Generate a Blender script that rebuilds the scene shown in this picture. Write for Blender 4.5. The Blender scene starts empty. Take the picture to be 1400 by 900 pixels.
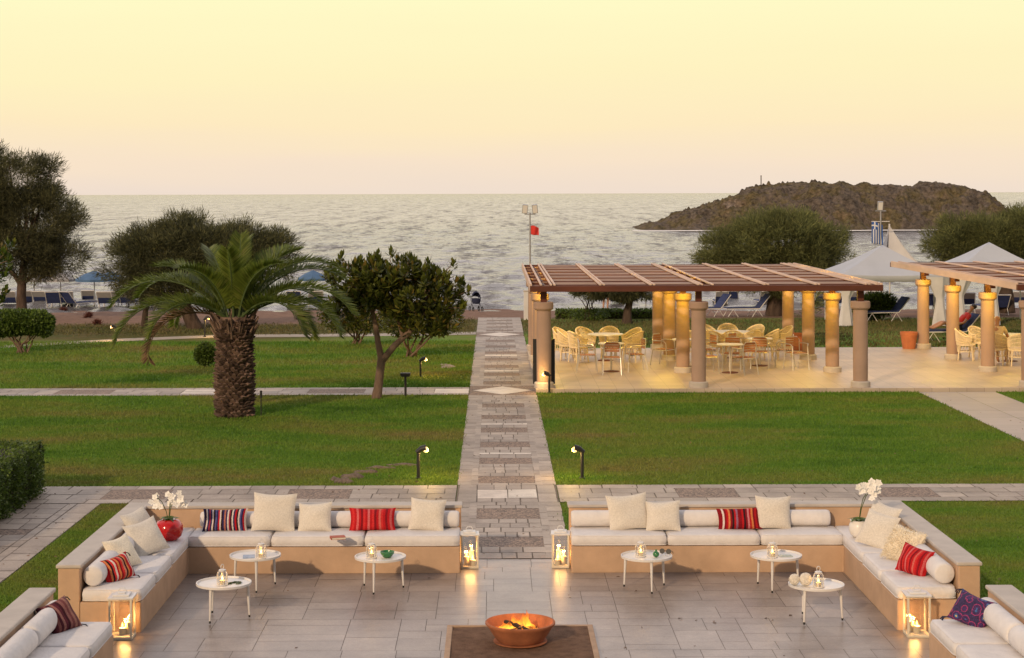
import bpy, bmesh, math, random
import numpy as np
from mathutils import Vector, Matrix
random.seed(7); RNG = np.random.default_rng(7)
PI = math.pi
sc = bpy.context.scene
COL = sc.collection
# ------------------------------------------------------------------ camera
H = 4.8; F = 2400.0; VX = 675.0; VY = 264.4; ROLL = 0.003
cam_d = bpy.data.cameras.new("camera"); cam = bpy.data.objects.new("camera", cam_d); COL.objects.link(cam)
cam.location = (0, 0, H); cam.rotation_euler = (PI / 2, ROLL, 0)
cam_d.sensor_width = 36; cam_d.lens = F / 1400 * 36
cam_d.shift_x = (700 - VX) / 1400; cam_d.shift_y = -(450 - VY) / 1400
cam_d.clip_start = 0.1; cam_d.clip_end = 20000
sc.camera = cam
# ------------------------------------------------------------------ world
def lin(r, g, b):
    f = lambda c: (c / 255 / 12.92) if c / 255 <= 0.04045 else ((c / 255 + 0.055) / 1.055) ** 2.4
    return (f(r), f(g), f(b), 1.0)
W = bpy.data.worlds.new("World"); sc.world = W; W.use_nodes = True
nt = W.node_tree; nt.nodes.clear()
N = lambda t, **k: nt.nodes.new(t)
wo = N('ShaderNodeOutputWorld'); bg = N('ShaderNodeBackground'); nt.links.new(bg.outputs[0], wo.inputs[0])
tc = N('ShaderNodeTexCoord'); sp = N('ShaderNodeSeparateXYZ'); nt.links.new(tc.outputs['Generated'], sp.inputs[0])
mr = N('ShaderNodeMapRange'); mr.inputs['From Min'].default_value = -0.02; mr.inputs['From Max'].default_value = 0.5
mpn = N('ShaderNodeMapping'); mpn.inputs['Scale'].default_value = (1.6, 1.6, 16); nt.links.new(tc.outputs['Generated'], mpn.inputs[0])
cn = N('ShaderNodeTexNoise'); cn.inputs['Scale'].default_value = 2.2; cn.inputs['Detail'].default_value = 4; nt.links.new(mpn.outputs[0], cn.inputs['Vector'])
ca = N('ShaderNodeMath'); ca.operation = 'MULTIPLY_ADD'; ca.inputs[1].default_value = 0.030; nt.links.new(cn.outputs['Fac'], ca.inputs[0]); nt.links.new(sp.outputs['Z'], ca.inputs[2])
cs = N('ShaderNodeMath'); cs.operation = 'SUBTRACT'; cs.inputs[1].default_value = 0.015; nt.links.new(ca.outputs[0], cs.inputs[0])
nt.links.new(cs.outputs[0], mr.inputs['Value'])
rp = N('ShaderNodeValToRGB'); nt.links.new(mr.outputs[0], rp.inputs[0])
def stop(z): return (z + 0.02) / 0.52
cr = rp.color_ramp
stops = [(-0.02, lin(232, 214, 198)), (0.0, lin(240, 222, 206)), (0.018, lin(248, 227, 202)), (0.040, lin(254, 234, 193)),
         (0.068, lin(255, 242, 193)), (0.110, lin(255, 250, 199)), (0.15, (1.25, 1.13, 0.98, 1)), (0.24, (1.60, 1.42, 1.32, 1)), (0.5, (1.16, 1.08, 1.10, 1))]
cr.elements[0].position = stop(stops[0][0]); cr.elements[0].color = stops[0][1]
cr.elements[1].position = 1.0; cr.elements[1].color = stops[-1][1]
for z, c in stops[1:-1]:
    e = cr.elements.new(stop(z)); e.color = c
sky = N('ShaderNodeTexSky'); sky.sky_type = 'NISHITA'; sky.sun_disc = False
FRONT_EL = math.radians(23); FRONT_AZ = math.radians(207)          # compass angle of the low frontal light
sky.sun_elevation = FRONT_EL; sky.sun_rotation = FRONT_AZ
vt = N('ShaderNodeVectorMath'); vt.operation = 'MULTIPLY'; vt.inputs[1].default_value = (1.0, 0.88, 0.78)
vm = N('ShaderNodeVectorMath'); vm.operation = 'SCALE'; vm.inputs['Scale'].default_value = 0.08
nt.links.new(sky.outputs[0], vt.inputs[0]); nt.links.new(vt.outputs[0], vm.inputs[0])
# glow of the set sun stays on the sea side; away from it the sky is the plain dusk sky
back = N('ShaderNodeMapRange'); back.inputs['From Min'].default_value = -0.55; back.inputs['From Max'].default_value = 0.55
nt.links.new(sp.outputs['Y'], back.inputs['Value'])
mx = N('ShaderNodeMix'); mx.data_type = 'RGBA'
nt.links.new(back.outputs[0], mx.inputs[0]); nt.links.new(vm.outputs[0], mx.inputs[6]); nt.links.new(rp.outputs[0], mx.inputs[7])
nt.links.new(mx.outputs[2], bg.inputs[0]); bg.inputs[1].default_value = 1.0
# ------------------------------------------------------------------ sun lamp standing in for warm floodlights behind the camera
sd = bpy.data.lights.new("sun", 'SUN'); so = bpy.data.objects.new("sun", sd); COL.objects.link(so)
sd.energy = 2.3; sd.angle = math.radians(1.6); sd.color = (1.0, 0.74, 0.47)
d = Vector((math.sin(FRONT_AZ) * math.cos(FRONT_EL), math.cos(FRONT_AZ) * math.cos(FRONT_EL), math.sin(FRONT_EL)))
so.rotation_euler = d.to_track_quat('Z', 'Y').to_euler(); so.location = (0, -20, 20)
sc.view_settings.view_transform = 'Standard'; sc.view_settings.look = 'None'
sc.view_settings.exposure = 0.0; sc.view_settings.gamma = 1.0; sc.view_settings.use_curve_mapping = False
sc.render.engine = 'CYCLES'
sc.cycles.max_bounces = 6; sc.cycles.transparent_max_bounces = 12; sc.cycles.use_denoising = True
sc.cycles.sample_clamp_indirect = 4.0; sc.cycles.caustics_reflective = False; sc.cycles.caustics_refractive = False
# ------------------------------------------------------------------ pixel of the photo -> place in the world
def ray(px, py):
    dx, dy = px - VX, py - VY
    return (dx * math.cos(ROLL) - dy * math.sin(ROLL), F, -dx * math.sin(ROLL) - dy * math.cos(ROLL))
def at(px, py, z=0.0):
    x, y, r = ray(px, py); t = (z - H) / r
    return (x * t, y * t, z)
def atd(px, py, Y):
    x, y, r = ray(px, py); t = Y / y
    return (x * t, Y, H + r * t)
# ------------------------------------------------------------------ mesh helpers
def tag(o, label=None, cat=None, group=None, kind=None):
    if label: o['label'] = label
    if cat: o['category'] = cat
    if group: o['group'] = group
    if kind: o['kind'] = kind
    return o
def thing(name, label, cat, loc=(0, 0, 0), rz=0.0, group=None):
    o = bpy.data.objects.new(name, None); COL.objects.link(o)
    o.location = loc; o.rotation_euler = (0, 0, rz); o.empty_display_size = 0.1
    return tag(o, label, cat, group)
def copy_tree(o, parent=None):
    c = o.copy(); COL.objects.link(c)
    if parent: c.parent = parent
    for ch in list(o.children): copy_tree(ch, c)
    return c
def finish(me, name, mats, parent, smooth, ang=40):
    for m in (mats if isinstance(mats, (list, tuple)) else [mats]): me.materials.append(m)
    o = bpy.data.objects.new(name, me); COL.objects.link(o)
    if parent: o.parent = parent
    if smooth:
        me.shade_smooth(); me.set_sharp_from_angle(angle=math.radians(ang))
    return o
def npmesh(name, V, Fc, mats, parent=None, smooth=False, uv=None, mi=None):
    V = np.asarray(V, np.float32); Fc = np.asarray(Fc, np.int32); n, k = Fc.shape
    me = bpy.data.meshes.new(name)
    me.vertices.add(len(V)); me.vertices.foreach_set('co', V.ravel())
    me.loops.add(n * k); me.loops.foreach_set('vertex_index', Fc.ravel())
    me.polygons.add(n); me.polygons.foreach_set('loop_start', np.arange(0, n * k, k, dtype=np.int32))
    if mi is not None: me.polygons.foreach_set('material_index', np.asarray(mi, np.int32))
    if uv is not None:
        l = me.uv_layers.new(name='UVMap'); l.data.foreach_set('uv', np.asarray(uv, np.float32)[Fc.ravel()].ravel())
    me.update(calc_edges=True); me.validate()
    return finish(me, name, mats, parent, smooth)
class MB:
    def __init__(s): s.v = []; s.f = []; s.m = []
    def add(s, vs, fs, m=0):
        b = len(s.v); s.v += [tuple(x) for x in vs]; s.f += [tuple(b + i for i in f) for f in fs]; s.m += [m] * len(fs); return s
    def box(s, x0, x1, y0, y1, z0, z1, m=0, mat=None):
        vs = [Vector(p) for p in ((x0, y0, z0), (x1, y0, z0), (x1, y1, z0), (x0, y1, z0), (x0, y0, z1), (x1, y0, z1), (x1, y1, z1), (x0, y1, z1))]
        if mat: vs = [mat @ p for p in vs]
        return s.add(vs, [(0, 3, 2, 1), (4, 5, 6, 7), (0, 1, 5, 4), (1, 2, 6, 5), (2, 3, 7, 6), (3, 0, 4, 7)], m)
    def prism(s, poly, z0, z1, m=0):
        n = len(poly); vs = [(x, y, z0) for x, y in poly] + [(x, y, z1) for x, y in poly]
        a = sum(poly[i][0] * poly[(i + 1) % n][1] - poly[(i + 1) % n][0] * poly[i][1] for i in range(n))
        fs = [tuple(range(n - 1, -1, -1)), tuple(range(n, 2 * n))] + [(i, (i + 1) % n, n + (i + 1) % n, n + i) for i in range(n)]
        if a < 0: fs = [tuple(reversed(f)) for f in fs]
        return s.add(vs, fs, m)
    def tube(s, pts, rad, n=8, m=0, caps=True):
        pts = [Vector(p) for p in pts]; k = len(pts)
        if not isinstance(rad, (list, tuple)): rad = [rad] * k
        up = None; vs = []
        for i, p in enumerate(pts):
            t = (pts[min(i + 1, k - 1)] - pts[max(i - 1, 0)])
            t = t.normalized() if t.length > 1e-9 else Vector((0, 0, 1))
            if up is None:
                up = Vector((1, 0, 0)) if abs(t.x) < 0.9 else Vector((0, 1, 0))
            up = (up - t * up.dot(t)).normalized(); w = t.cross(up)
            for j in range(n):
                a = 2 * PI * j / n; vs.append(p + (up * math.cos(a) + w * math.sin(a)) * rad[i])
        fs = [(i * n + j, i * n + (j + 1) % n, (i + 1) * n + (j + 1) % n, (i + 1) * n + j) for i in range(k - 1) for j in range(n)]
        if caps: fs += [tuple(range(n - 1, -1, -1)), tuple(range((k - 1) * n, k * n))]
        return s.add(vs, fs, m)
    def lathe(s, prof, n=24, c=(0, 0, 0), m=0, closed=True, sx=1.0, sy=1.0):
        vs = []; k = len(prof)
        for r, z in prof:
            for j in range(n):
                a = 2 * PI * j / n; vs.append((c[0] + r * math.cos(a) * sx, c[1] + r * math.sin(a) * sy, c[2] + z))
        fs = [(i * n + j, i * n + (j + 1) % n, (i + 1) * n + (j + 1) % n, (i + 1) * n + j) for i in range(k - 1) for j in range(n)]
        if closed: fs += [tuple(range(n - 1, -1, -1)), tuple(range((k - 1) * n, k * n))]
        return s.add(vs, fs, m)
    def ball(s, c, r, n=12, m=0, sz=1.0):
        k = max(5, n // 2)
        prof = [(max(1e-4, r * math.sin(PI * i / k)), -r * sz * math.cos(PI * i / k)) for i in range(k + 1)]
        return s.lathe(prof, n, c, m)
    def build(s, name, mats, parent=None, smooth=False, bevel=0, seg=2, ang=40):
        me = bpy.data.meshes.new(name); me.from_pydata([tuple(v) for v in s.v], [], s.f)
        if any(s.m): me.polygons.foreach_set('material_index', s.m)
        me.update()
        o = finish(me, name, mats, parent, smooth, ang)
        if bevel:
            b = o.modifiers.new('bevel', 'BEVEL'); b.width = bevel; b.segments = seg; b.limit_method = 'ANGLE'; b.angle_limit = math.radians(50)
        return o
# ------------------------------------------------------------------ materials
MATS = {}
def mk(name):
    m = bpy.data.materials.new(name); m.use_nodes = True; t = m.node_tree; t.nodes.clear()
    o = t.nodes.new('ShaderNodeOutputMaterial'); b = t.nodes.new('ShaderNodeBsdfPrincipled'); t.links.new(b.outputs[0], o.inputs[0])
    MATS[name] = m
    return m, t, b, o
def node(t, ty, **kw):
    n = t.nodes.new(ty)
    for k, v in kw.items():
        if k in n.inputs.keys(): n.inputs[k].default_value = v
        else: setattr(n, k, v)
    return n
def objco(t, scale=(1, 1, 1)):
    c = t.nodes.new('ShaderNodeTexCoord'); mp = t.nodes.new('ShaderNodeMapping'); mp.inputs['Scale'].default_value = scale
    t.links.new(c.outputs['Object'], mp.inputs[0]); return mp.outputs[0]
def noise(t, co, scale, detail=4, rough=0.55):
    n = node(t, 'ShaderNodeTexNoise', Scale=scale, Detail=detail, Roughness=rough); t.links.new(co, n.inputs['Vector']); return n.outputs['Fac']
def ramp(t, fac, stops, interp='LINEAR'):
    r = t.nodes.new('ShaderNodeValToRGB'); t.links.new(fac, r.inputs[0]); c = r.color_ramp; c.interpolation = interp
    c.elements[0].position, c.elements[0].color = stops[0][0], stops[0][1]
    c.elements[1].position, c.elements[1].color = stops[-1][0], stops[-1][1]
    for p, k in stops[1:-1]:
        e = c.elements.new(p); e.color = k
    return r.outputs[0]
def mixc(t, fac, a, b, mode='MIX'):
    m = t.nodes.new('ShaderNodeMix'); m.data_type = 'RGBA'; m.blend_type = mode
    for i, v in ((0, fac), (6, a), (7, b)):
        if hasattr(v, 'is_linked'): t.links.new(v, m.inputs[i])
        else: m.inputs[i].default_value = v
    return m.outputs[2]
def bump(t, b, fac, strength, dist):
    n = node(t, 'ShaderNodeBump', Strength=strength, Distance=dist); t.links.new(fac, n.inputs['Height'])
    t.links.new(n.outputs[0], b.inputs['Normal'])
def c4(c): return (c[0], c[1], c[2], 1.0)
def sc4(c, k): return (c[0] * k, c[1] * k, c[2] * k, 1.0)
def pmat(name, col, rough=0.7, var=0.2, scale=6.0, bmp=0.0, bscale=40.0, bdist=0.01, spec=0.4, metal=0.0, island=0.0, stretch=(1, 1, 1), col2=None):
    if name in MATS: return MATS[name]
    m, t, b, o = mk(name); co = objco(t, stretch)
    f = noise(t, co, scale, 5, 0.6)
    c = ramp(t, f, [(0.25, sc4(col, 1 - var)), (0.75, c4(col2) if col2 else sc4(col, 1 + var))])
    if island:
        g = t.nodes.new('ShaderNodeNewGeometry'); hs = t.nodes.new('ShaderNodeHueSaturation')
        r = node(t, 'ShaderNodeMapRange'); r.inputs['To Min'].default_value = 1 - island; r.inputs['To Max'].default_value = 1 + island
        t.links.new(g.outputs['Random Per Island'], r.inputs[0]); t.links.new(r.outputs[0], hs.inputs['Value'])
        t.links.new(c, hs.inputs['Color']); c = hs.outputs[0]
    t.links.new(c, b.inputs['Base Color'])
    b.inputs['Roughness'].default_value = rough; b.inputs['Metallic'].default_value = metal; b.inputs['Specular IOR Level'].default_value = spec
    if bmp: bump(t, b, noise(t, co, bscale, 6, 0.65), bmp, bdist)
    return m
def leafmat(name, dark, light, trans=0.3, rough=0.5, isl=(0.0, 1.0), warm=None, sc_=1.3):
    m, t, b, o = mk(name)
    g = t.nodes.new('ShaderNodeNewGeometry'); st = [(0.0, c4(dark)), (0.8, c4(light))]
    if warm: st.append((1.0, c4(warm)))
    else: st.append((1.0, c4(light)))
    c = ramp(t, g.outputs['Random Per Island'], st)
    f = noise(t, objco(t), sc_, 3); k = ramp(t, f, [(0.3, (0.65, 0.65, 0.65, 1)), (0.7, (1.25, 1.2, 1.1, 1))])
    c = mixc(t, 1.0, c, k, 'MULTIPLY')
    t.links.new(c, b.inputs['Base Color']); b.inputs['Roughness'].default_value = rough; b.inputs['Specular IOR Level'].default_value = 0.35
    tr = t.nodes.new('ShaderNodeBsdfTranslucent'); t.links.new(c, tr.inputs[0])
    ms = t.nodes.new('ShaderNodeMixShader'); ms.inputs[0].default_value = trans
    t.links.new(b.outputs[0], ms.inputs[1]); t.links.new(tr.outputs[0], ms.inputs[2]); t.links.new(ms.outputs[0], o.inputs[0])
    return m
def emat(name, col, strength):
    m, t, b, o = mk(name); b.inputs['Base Color'].default_value = c4(col)
    b.inputs['Emission Color'].default_value = c4(col); b.inputs['Emission Strength'].default_value = strength
    return m
def glassmat(name, tint=(1, 1, 1), gl=0.14):
    m, t, b, o = mk(name); tr = t.nodes.new('ShaderNodeBsdfTransparent'); tr.inputs[0].default_value = c4(tint)
    g = node(t, 'ShaderNodeBsdfGlossy', Roughness=0.05); ms = t.nodes.new('ShaderNodeMixShader'); ms.inputs[0].default_value = gl
    t.links.new(tr.outputs[0], ms.inputs[1]); t.links.new(g.outputs[0], ms.inputs[2]); t.links.new(ms.outputs[0], o.inputs[0])
    return m
def stripemat(name, cols, rough=0.9, rep=1.0):
    m, t, b, o = mk(name); c = t.nodes.new('ShaderNodeTexCoord'); s = t.nodes.new('ShaderNodeSeparateXYZ'); t.links.new(c.outputs['UV'], s.inputs[0])
    fac = s.outputs[0]
    nz = noise(t, objco(t), 60, 2); ad = node(t, 'ShaderNodeMath', operation='MULTIPLY_ADD'); t.links.new(nz, ad.inputs[0]); ad.inputs[1].default_value = 0.012
    t.links.new(fac, ad.inputs[2]); fac = ad.outputs[0]
    n = len(cols); cc = ramp(t, fac, [(i / n, c4(k)) for i, k in enumerate(cols)], 'CONSTANT')
    f = noise(t, objco(t), 90, 3); k = ramp(t, f, [(0.3, (0.7, 0.7, 0.7, 1)), (0.7, (1.15, 1.15, 1.15, 1))])
    t.links.new(mixc(t, 1.0, cc, k, 'MULTIPLY'), b.inputs['Base Color']); b.inputs['Roughness'].default_value = rough; b.inputs['Specular IOR Level'].default_value = 0.15
    bump(t, b, noise(t, objco(t), 160, 3), 0.5, 0.004)
    return m
M = MATS
pmat('plaster', (0.50, 0.335, 0.22), 0.9, 0.16, 2.6, 0.5, 60, 0.006, 0.15)
pmat('coping_stone', (0.46, 0.405, 0.355), 0.75, 0.14, 3.5, 0.3, 60, 0.006)
pmat('white_fabric', (0.68, 0.64, 0.62), 0.95, 0.07, 5, 0.8, 5.5, 0.03, 0.1)
pmat('linen', (0.64, 0.585, 0.51), 0.95, 0.16, 55, 0.6, 90, 0.006, 0.1)
pmat('cream_linen', (0.80, 0.71, 0.56), 0.95, 0.2, 60, 0.8, 70, 0.01, 0.1)
pmat('black_metal', (0.018, 0.017, 0.016), 0.5, 0.2, 20)
pmat('white_paint', (0.68, 0.65, 0.62), 0.4, 0.05, 8)
pmat('grey_metal', (0.35, 0.35, 0.36), 0.4, 0.1, 10, metal=0.5)
pmat('terracotta', (0.33, 0.115, 0.05), 0.9, 0.4, 5, 0.3, 40, 0.006)
pmat('pot_clay', (0.42, 0.14, 0.06), 0.8, 0.2, 5, 0.3, 40, 0.006)
pmat('bark', (0.085, 0.06, 0.047), 0.95, 0.45, 6, 1.0, 14, 0.05, 0.1, stretch=(1, 1, 0.3))
pmat('pale_bark', (0.17, 0.115, 0.085), 0.95, 0.35, 8, 0.8, 16, 0.03, 0.1, stretch=(1, 1, 0.35))
pmat('palm_bark', (0.15, 0.10, 0.078), 0.95, 0.5, 5, 0.9, 30, 0.03, 0.1, island=0.55)
pmat('stem_green', (0.06, 0.09, 0.025), 0.7, 0.2, 8)
pmat('column_paint', (0.36, 0.245, 0.185), 0.9, 0.1, 2.0, 0.35, 60, 0.006, 0.15)
pmat('dark_wood', (0.10, 0.028, 0.015), 0.6, 0.3, 3, 0.3, 30, 0.006, 0.3, stretch=(0.3, 1, 1))
pmat('slat_wood', (0.29, 0.195, 0.15), 0.8, 0.25, 3, 0.3, 30, 0.006, 0.2, island=0.35, stretch=(0.2, 1, 1))
pmat('pale_wood', (0.62, 0.45, 0.35), 0.8, 0.2, 3, 0.3, 30, 0.006, 0.2, stretch=(1, 0.2, 1))
pmat('wicker', (0.72, 0.60, 0.42), 0.7, 0.15, 30)
pmat('chair_wood', (0.35, 0.15, 0.07), 0.6, 0.2, 10)
pmat('alu', (0.62, 0.58, 0.52), 0.3, 0.05, 10, metal=0.7)
pmat('blue_sling', (0.028, 0.042, 0.13), 0.85, 0.2, 8)
pmat('grey_sling', (0.33, 0.32, 0.32), 0.85, 0.12, 8)
pmat('blue_canvas', (0.07, 0.14, 0.26), 0.85, 0.15, 4)
pmat('tent_fabric', (0.43, 0.45, 0.50), 0.85, 0.06, 1.5, 0.3, 3, 0.03)
pmat('white_cloth', (0.60, 0.58, 0.58), 0.9, 0.08, 3)
pmat('red_cloth', (0.60, 0.04, 0.03), 0.85, 0.15, 6)
pmat('skin', (0.42, 0.22, 0.14), 0.55, 0.08, 12)
pmat('hair_dark', (0.03, 0.02, 0.015), 0.6, 0.3, 40)
pmat('navy_cloth', (0.02, 0.025, 0.06), 0.9, 0.2, 20)
pmat('cream_shirt', (0.66, 0.52, 0.36), 0.9, 0.1, 12)
pmat('wax', (0.78, 0.66, 0.42), 0.5, 0.05, 10)
pmat('petal', (0.82, 0.79, 0.74), 0.6, 0.05, 20)
pmat('red_glaze', (0.50, 0.012, 0.012), 0.12, 0.1, 4, spec=0.6)
pmat('white_glaze', (0.76, 0.72, 0.67), 0.2, 0.05, 4, spec=0.5)
pmat('green_glaze', (0.03, 0.16, 0.05), 0.15, 0.25, 12, spec=0.6)
pmat('log', (0.03, 0.022, 0.018), 0.95, 0.4, 12, 0.8, 30, 0.01)
pmat('sandbox', (0.17, 0.10, 0.065), 0.95, 0.35, 9, 1.0, 55, 0.02, 0.1)
pmat('rim_stone', (0.38, 0.25, 0.16), 0.85, 0.25, 5, 0.4, 40, 0.006)
pmat('lantern_wood', (0.66, 0.58, 0.44), 0.6, 0.15, 8)
pmat('book_red', (0.40, 0.10, 0.055), 0.7, 0.1, 10)
pmat('paper', (0.66, 0.60, 0.50), 0.8, 0.08, 30)
pmat('magazine', (0.25, 0.32, 0.44), 0.4, 0.5, 18)
pmat('tray_grey', (0.42, 0.47, 0.46), 0.4, 0.1, 10)
pmat('rock', (0.30, 0.25, 0.21), 0.95, 0.35, 6, 1.0, 25, 0.03, 0.1)
pmat('root_wood', (0.19, 0.145, 0.115), 0.95, 0.45, 12, 1.0, 30, 0.04, 0.1)
pmat('dry_brush', (0.11, 0.035, 0.025), 0.95, 0.4, 10)
pmat('rope_ball', (0.70, 0.64, 0.55), 0.95, 0.12, 30, 1.0, 60, 0.01, 0.1)
emat('flame', (1.0, 0.55, 0.14), 7.0); emat('candle_glow', (1.0, 0.72, 0.28), 6.0); emat('bulb', (1.0, 0.60, 0.24), 2.0)
glassmat('glass'); glassmat('jar_glass', (0.96, 0.93, 0.88), 0.2)
R1, R2, R3, OR, WH, NV, BK = (0.45, 0.012, 0.016), (0.58, 0.03, 0.03), (0.22, 0.008, 0.014), (0.62, 0.20, 0.07), (0.65, 0.55, 0.50), (0.025, 0.025, 0.09), (0.03, 0.012, 0.016)
stripemat('red_stripes', [R1, R2, R1, (0.6, .12, .12), R1, R3, R2, R1, (0.6, .14, .14), R1, R2, R3, R1, (0.6, .12, .1), R2, R1, R3, R1, (0.55, .1, .1), R1])
stripemat('dark_red_stripes', [R3, R3, WH, R3, R1, OR, R3, BK, R1, (0.28, .12, .2), R3, R3, R1, BK, R3, (0.6, .2, .22), R1, OR, R3, R1, R3, R3])
stripemat('orange_stripes', [R2, R1, OR, BK, R2, WH, R1, OR, R3, R2, (0.5, .2, .14), BK, OR, R1, R2, WH, R3, R1])
stripemat('navy_stripes', [NV, BK, WH, NV, (0.3, .03, .05), NV, WH, BK, (0.10, .10, .25), NV, R1, WH, BK, NV, (0.4, .14, .1), NV, WH, (0.3, .03, .05), BK, WH, NV, R1, BK, WH, (0.1, .1, .25), NV, R1, WH])
stripemat('maroon_stripes', [(0.06, .012, .018), (0.09, .02, .025), (0.2, .07, .06), (0.07, .014, .02), (0.28, .12, .1), (0.1, .02, .03), (0.05, .01, .015), (0.24, .1, .09), (0.16, .05, .05), (0.3, .14, .11), (0.14, .05, .05), (0.3, .15, .12)])
def purplemat():
    m, t, b, o = mk('purple_embroidery'); co = objco(t)
    v = node(t, 'ShaderNodeTexVoronoi', Scale=11.0); t.links.new(co, v.inputs['Vector'])
    c = ramp(t, v.outputs['Distance'], [(0.0, (0.5, .35, .12, 1)), (0.12, (0.05, .12, .3, 1)), (0.26, (0.05, .02, .10, 1)), (0.5, (0.28, .03, .12, 1)), (0.58, (0.035, .02, .08, 1)), (1, (0.05, .02, .09, 1))], 'CONSTANT')
    f = noise(t, co, 70, 3); k = ramp(t, f, [(0.35, (0.5, .5, .5, 1)), (0.7, (1.5, 1.4, 1.4, 1))])
    t.links.new(mixc(t, 1.0, c, k, 'MULTIPLY'), b.inputs['Base Color']); b.inputs['Roughness'].default_value = 0.9
    bump(t, b, f, 0.5, 0.004)
purplemat()
leafmat('tamarisk_leaf', (0.052, 0.056, 0.032), (0.125, 0.132, 0.066), 0.35, 0.8, warm=(0.19, 0.185, 0.075), sc_=0.6)
leafmat('tamarisk_green', (0.08, 0.092, 0.035), (0.19, 0.21, 0.08), 0.4, 0.8, warm=(0.28, 0.28, 0.10), sc_=0.6)
leafmat('palm_leaf', (0.07, 0.105, 0.017), (0.185, 0.235, 0.038), 0.45, 0.45, warm=(0.22, 0.22, 0.07))
leafmat('rubber_leaf', (0.045, 0.060, 0.012), (0.135, 0.155, 0.026), 0.3, 0.35, warm=(0.17, 0.11, 0.028), sc_=1.2)
leafmat('bright_leaf', (0.04, 0.07, 0.012), (0.11, 0.16, 0.025), 0.3, 0.35, warm=(0.16, 0.12, 0.03))
leafmat('hedge_leaf', (0.042, 0.075, 0.014), (0.125, 0.19, 0.034), 0.3, 0.5, sc_=2.0)
leafmat('brown_frond', (0.10, 0.06, 0.035), (0.2, 0.12, 0.07), 0.2, 0.8)
exec_sections = True
# ================================================================== SETTING
SEA = -0.8
def gz(y):                                   # height of the land: flat garden, then the beach slopes into the sea
    if y <= 67: return 0.0
    return -0.8 * (y - 67) / 17.0
def gp(px, py):                              # photo pixel -> point on the (sloping) land
    x, y, z = at(px, py)
    for _ in range(30):
        x, y, z = at(px, py, gz(y))
    return x, y, z
def grass_color(t):
    co = objco(t)
    a = noise(t, objco(t, (0.24, 0.5, 1)), 0.9, 8, 0.62)
    c = ramp(t, a, [(0.32, (0.060, 0.135, 0.015, 1)), (0.44, (0.108, 0.200, 0.024, 1)), (0.55, (0.155, 0.200, 0.036, 1)), (0.68, (0.200, 0.170, 0.058, 1))])
    f = noise(t, co, 26, 3); k = ramp(t, f, [(0.25, (0.8, 0.8, 0.8, 1)), (0.75, (1.25, 1.25, 1.2, 1))])
    return mixc(t, 1.0, c, k, 'MULTIPLY'), co
m, t, b, o = mk('ground_mat')
gcol, co = grass_color(t)
s = t.nodes.new('ShaderNodeSeparateXYZ'); t.links.new(co, s.inputs[0])
n1 = noise(t, co, 0.5, 4)
# dry lawn towards the beach, then sand
dry = mixc(t, 1.0, gcol, (0, 0, 0, 1), 'MIX'); m_dry = ramp(t, noise(t, co, 1.1, 5, 0.65), [(0.3, (0.07, 0.085, 0.018, 1)), (0.55, (0.11, 0.095, 0.032, 1)), (0.75, (0.17, 0.115, 0.055, 1))])
ad = node(t, 'ShaderNodeMath', operation='MULTIPLY_ADD'); t.links.new(n1, ad.inputs[0]); ad.inputs[1].default_value = 2.4; xo = node(t, 'ShaderNodeMapRange'); xo.inputs['From Min'].default_value = -7.5; xo.inputs['From Max'].default_value = -3.5; xo.inputs['To Min'].default_value = 2.6; xo.inputs['To Max'].default_value = 0.0; t.links.new(s.outputs['X'], xo.inputs[0])
yo = node(t, 'ShaderNodeMath', operation='ADD'); t.links.new(s.outputs['Y'], yo.inputs[0]); t.links.new(xo.outputs[0], yo.inputs[1]); t.links.new(yo.outputs[0], ad.inputs[2])
fr = node(t, 'ShaderNodeMapRange'); fr.inputs['From Min'].default_value = 60.2; fr.inputs['From Max'].default_value = 62.0; t.links.new(ad.outputs[0], fr.inputs[0])
# the lawn right of the main path stays greener
xr = node(t, 'ShaderNodeMapRange'); xr.inputs['From Min'].default_value = 1.0; xr.inputs['From Max'].default_value = 1.4; xr.inputs['To Min'].default_value = 1.0; xr.inputs['To Max'].default_value = 0.45; t.links.new(s.outputs['X'], xr.inputs[0])
mm = node(t, 'ShaderNodeMath', operation='MULTIPLY'); t.links.new(fr.outputs[0], mm.inputs[0]); t.links.new(xr.outputs[0], mm.inputs[1])
c1 = mixc(t, mm.outputs[0], gcol, m_dry)
sand = ramp(t, noise(t, co, 3.0, 6, 0.7), [(0.3, (0.15, 0.085, 0.06, 1)), (0.7, (0.29, 0.18, 0.13, 1))])
fs = node(t, 'ShaderNodeMapRange'); fs.inputs['From Min'].default_value = 67.6; fs.inputs['From Max'].default_value = 69.4; t.links.new(ad.outputs[0], fs.inputs[0])
c2 = mixc(t, fs.outputs[0], c1, sand)
t.links.new(c2, b.inputs['Base Color']); b.inputs['Roughness'].default_value = 0.95; b.inputs['Specular IOR Level'].default_value = 0.1
bump(t, b, noise(t, co, 30, 6, 0.7), 0.8, 0.03)
ys = list(np.arange(-12, 67, 1.0)) + list(np.arange(67, 112, 0.75)); xs = list(np.arange(-70, 71, 2.0))
V = []; 
for y in ys:
    for x in xs:
        z = gz(y)
        if y > 67: z += 0.05 * math.sin(x * 0.9 + y * 0.5) * math.sin(y * 0.8 + x * 0.13) * min(1, (y - 67) / 4)
        V.append((x, y, z))
nx = len(xs); Fc = [(i * nx + j, i * nx + j + 1, (i + 1) * nx + j + 1, (i + 1) * nx + j) for i in range(len(ys) - 1) for j in range(nx - 1)]
tag(npmesh('ground', V, Fc, M['ground_mat'], smooth=True), kind='structure')

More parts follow.
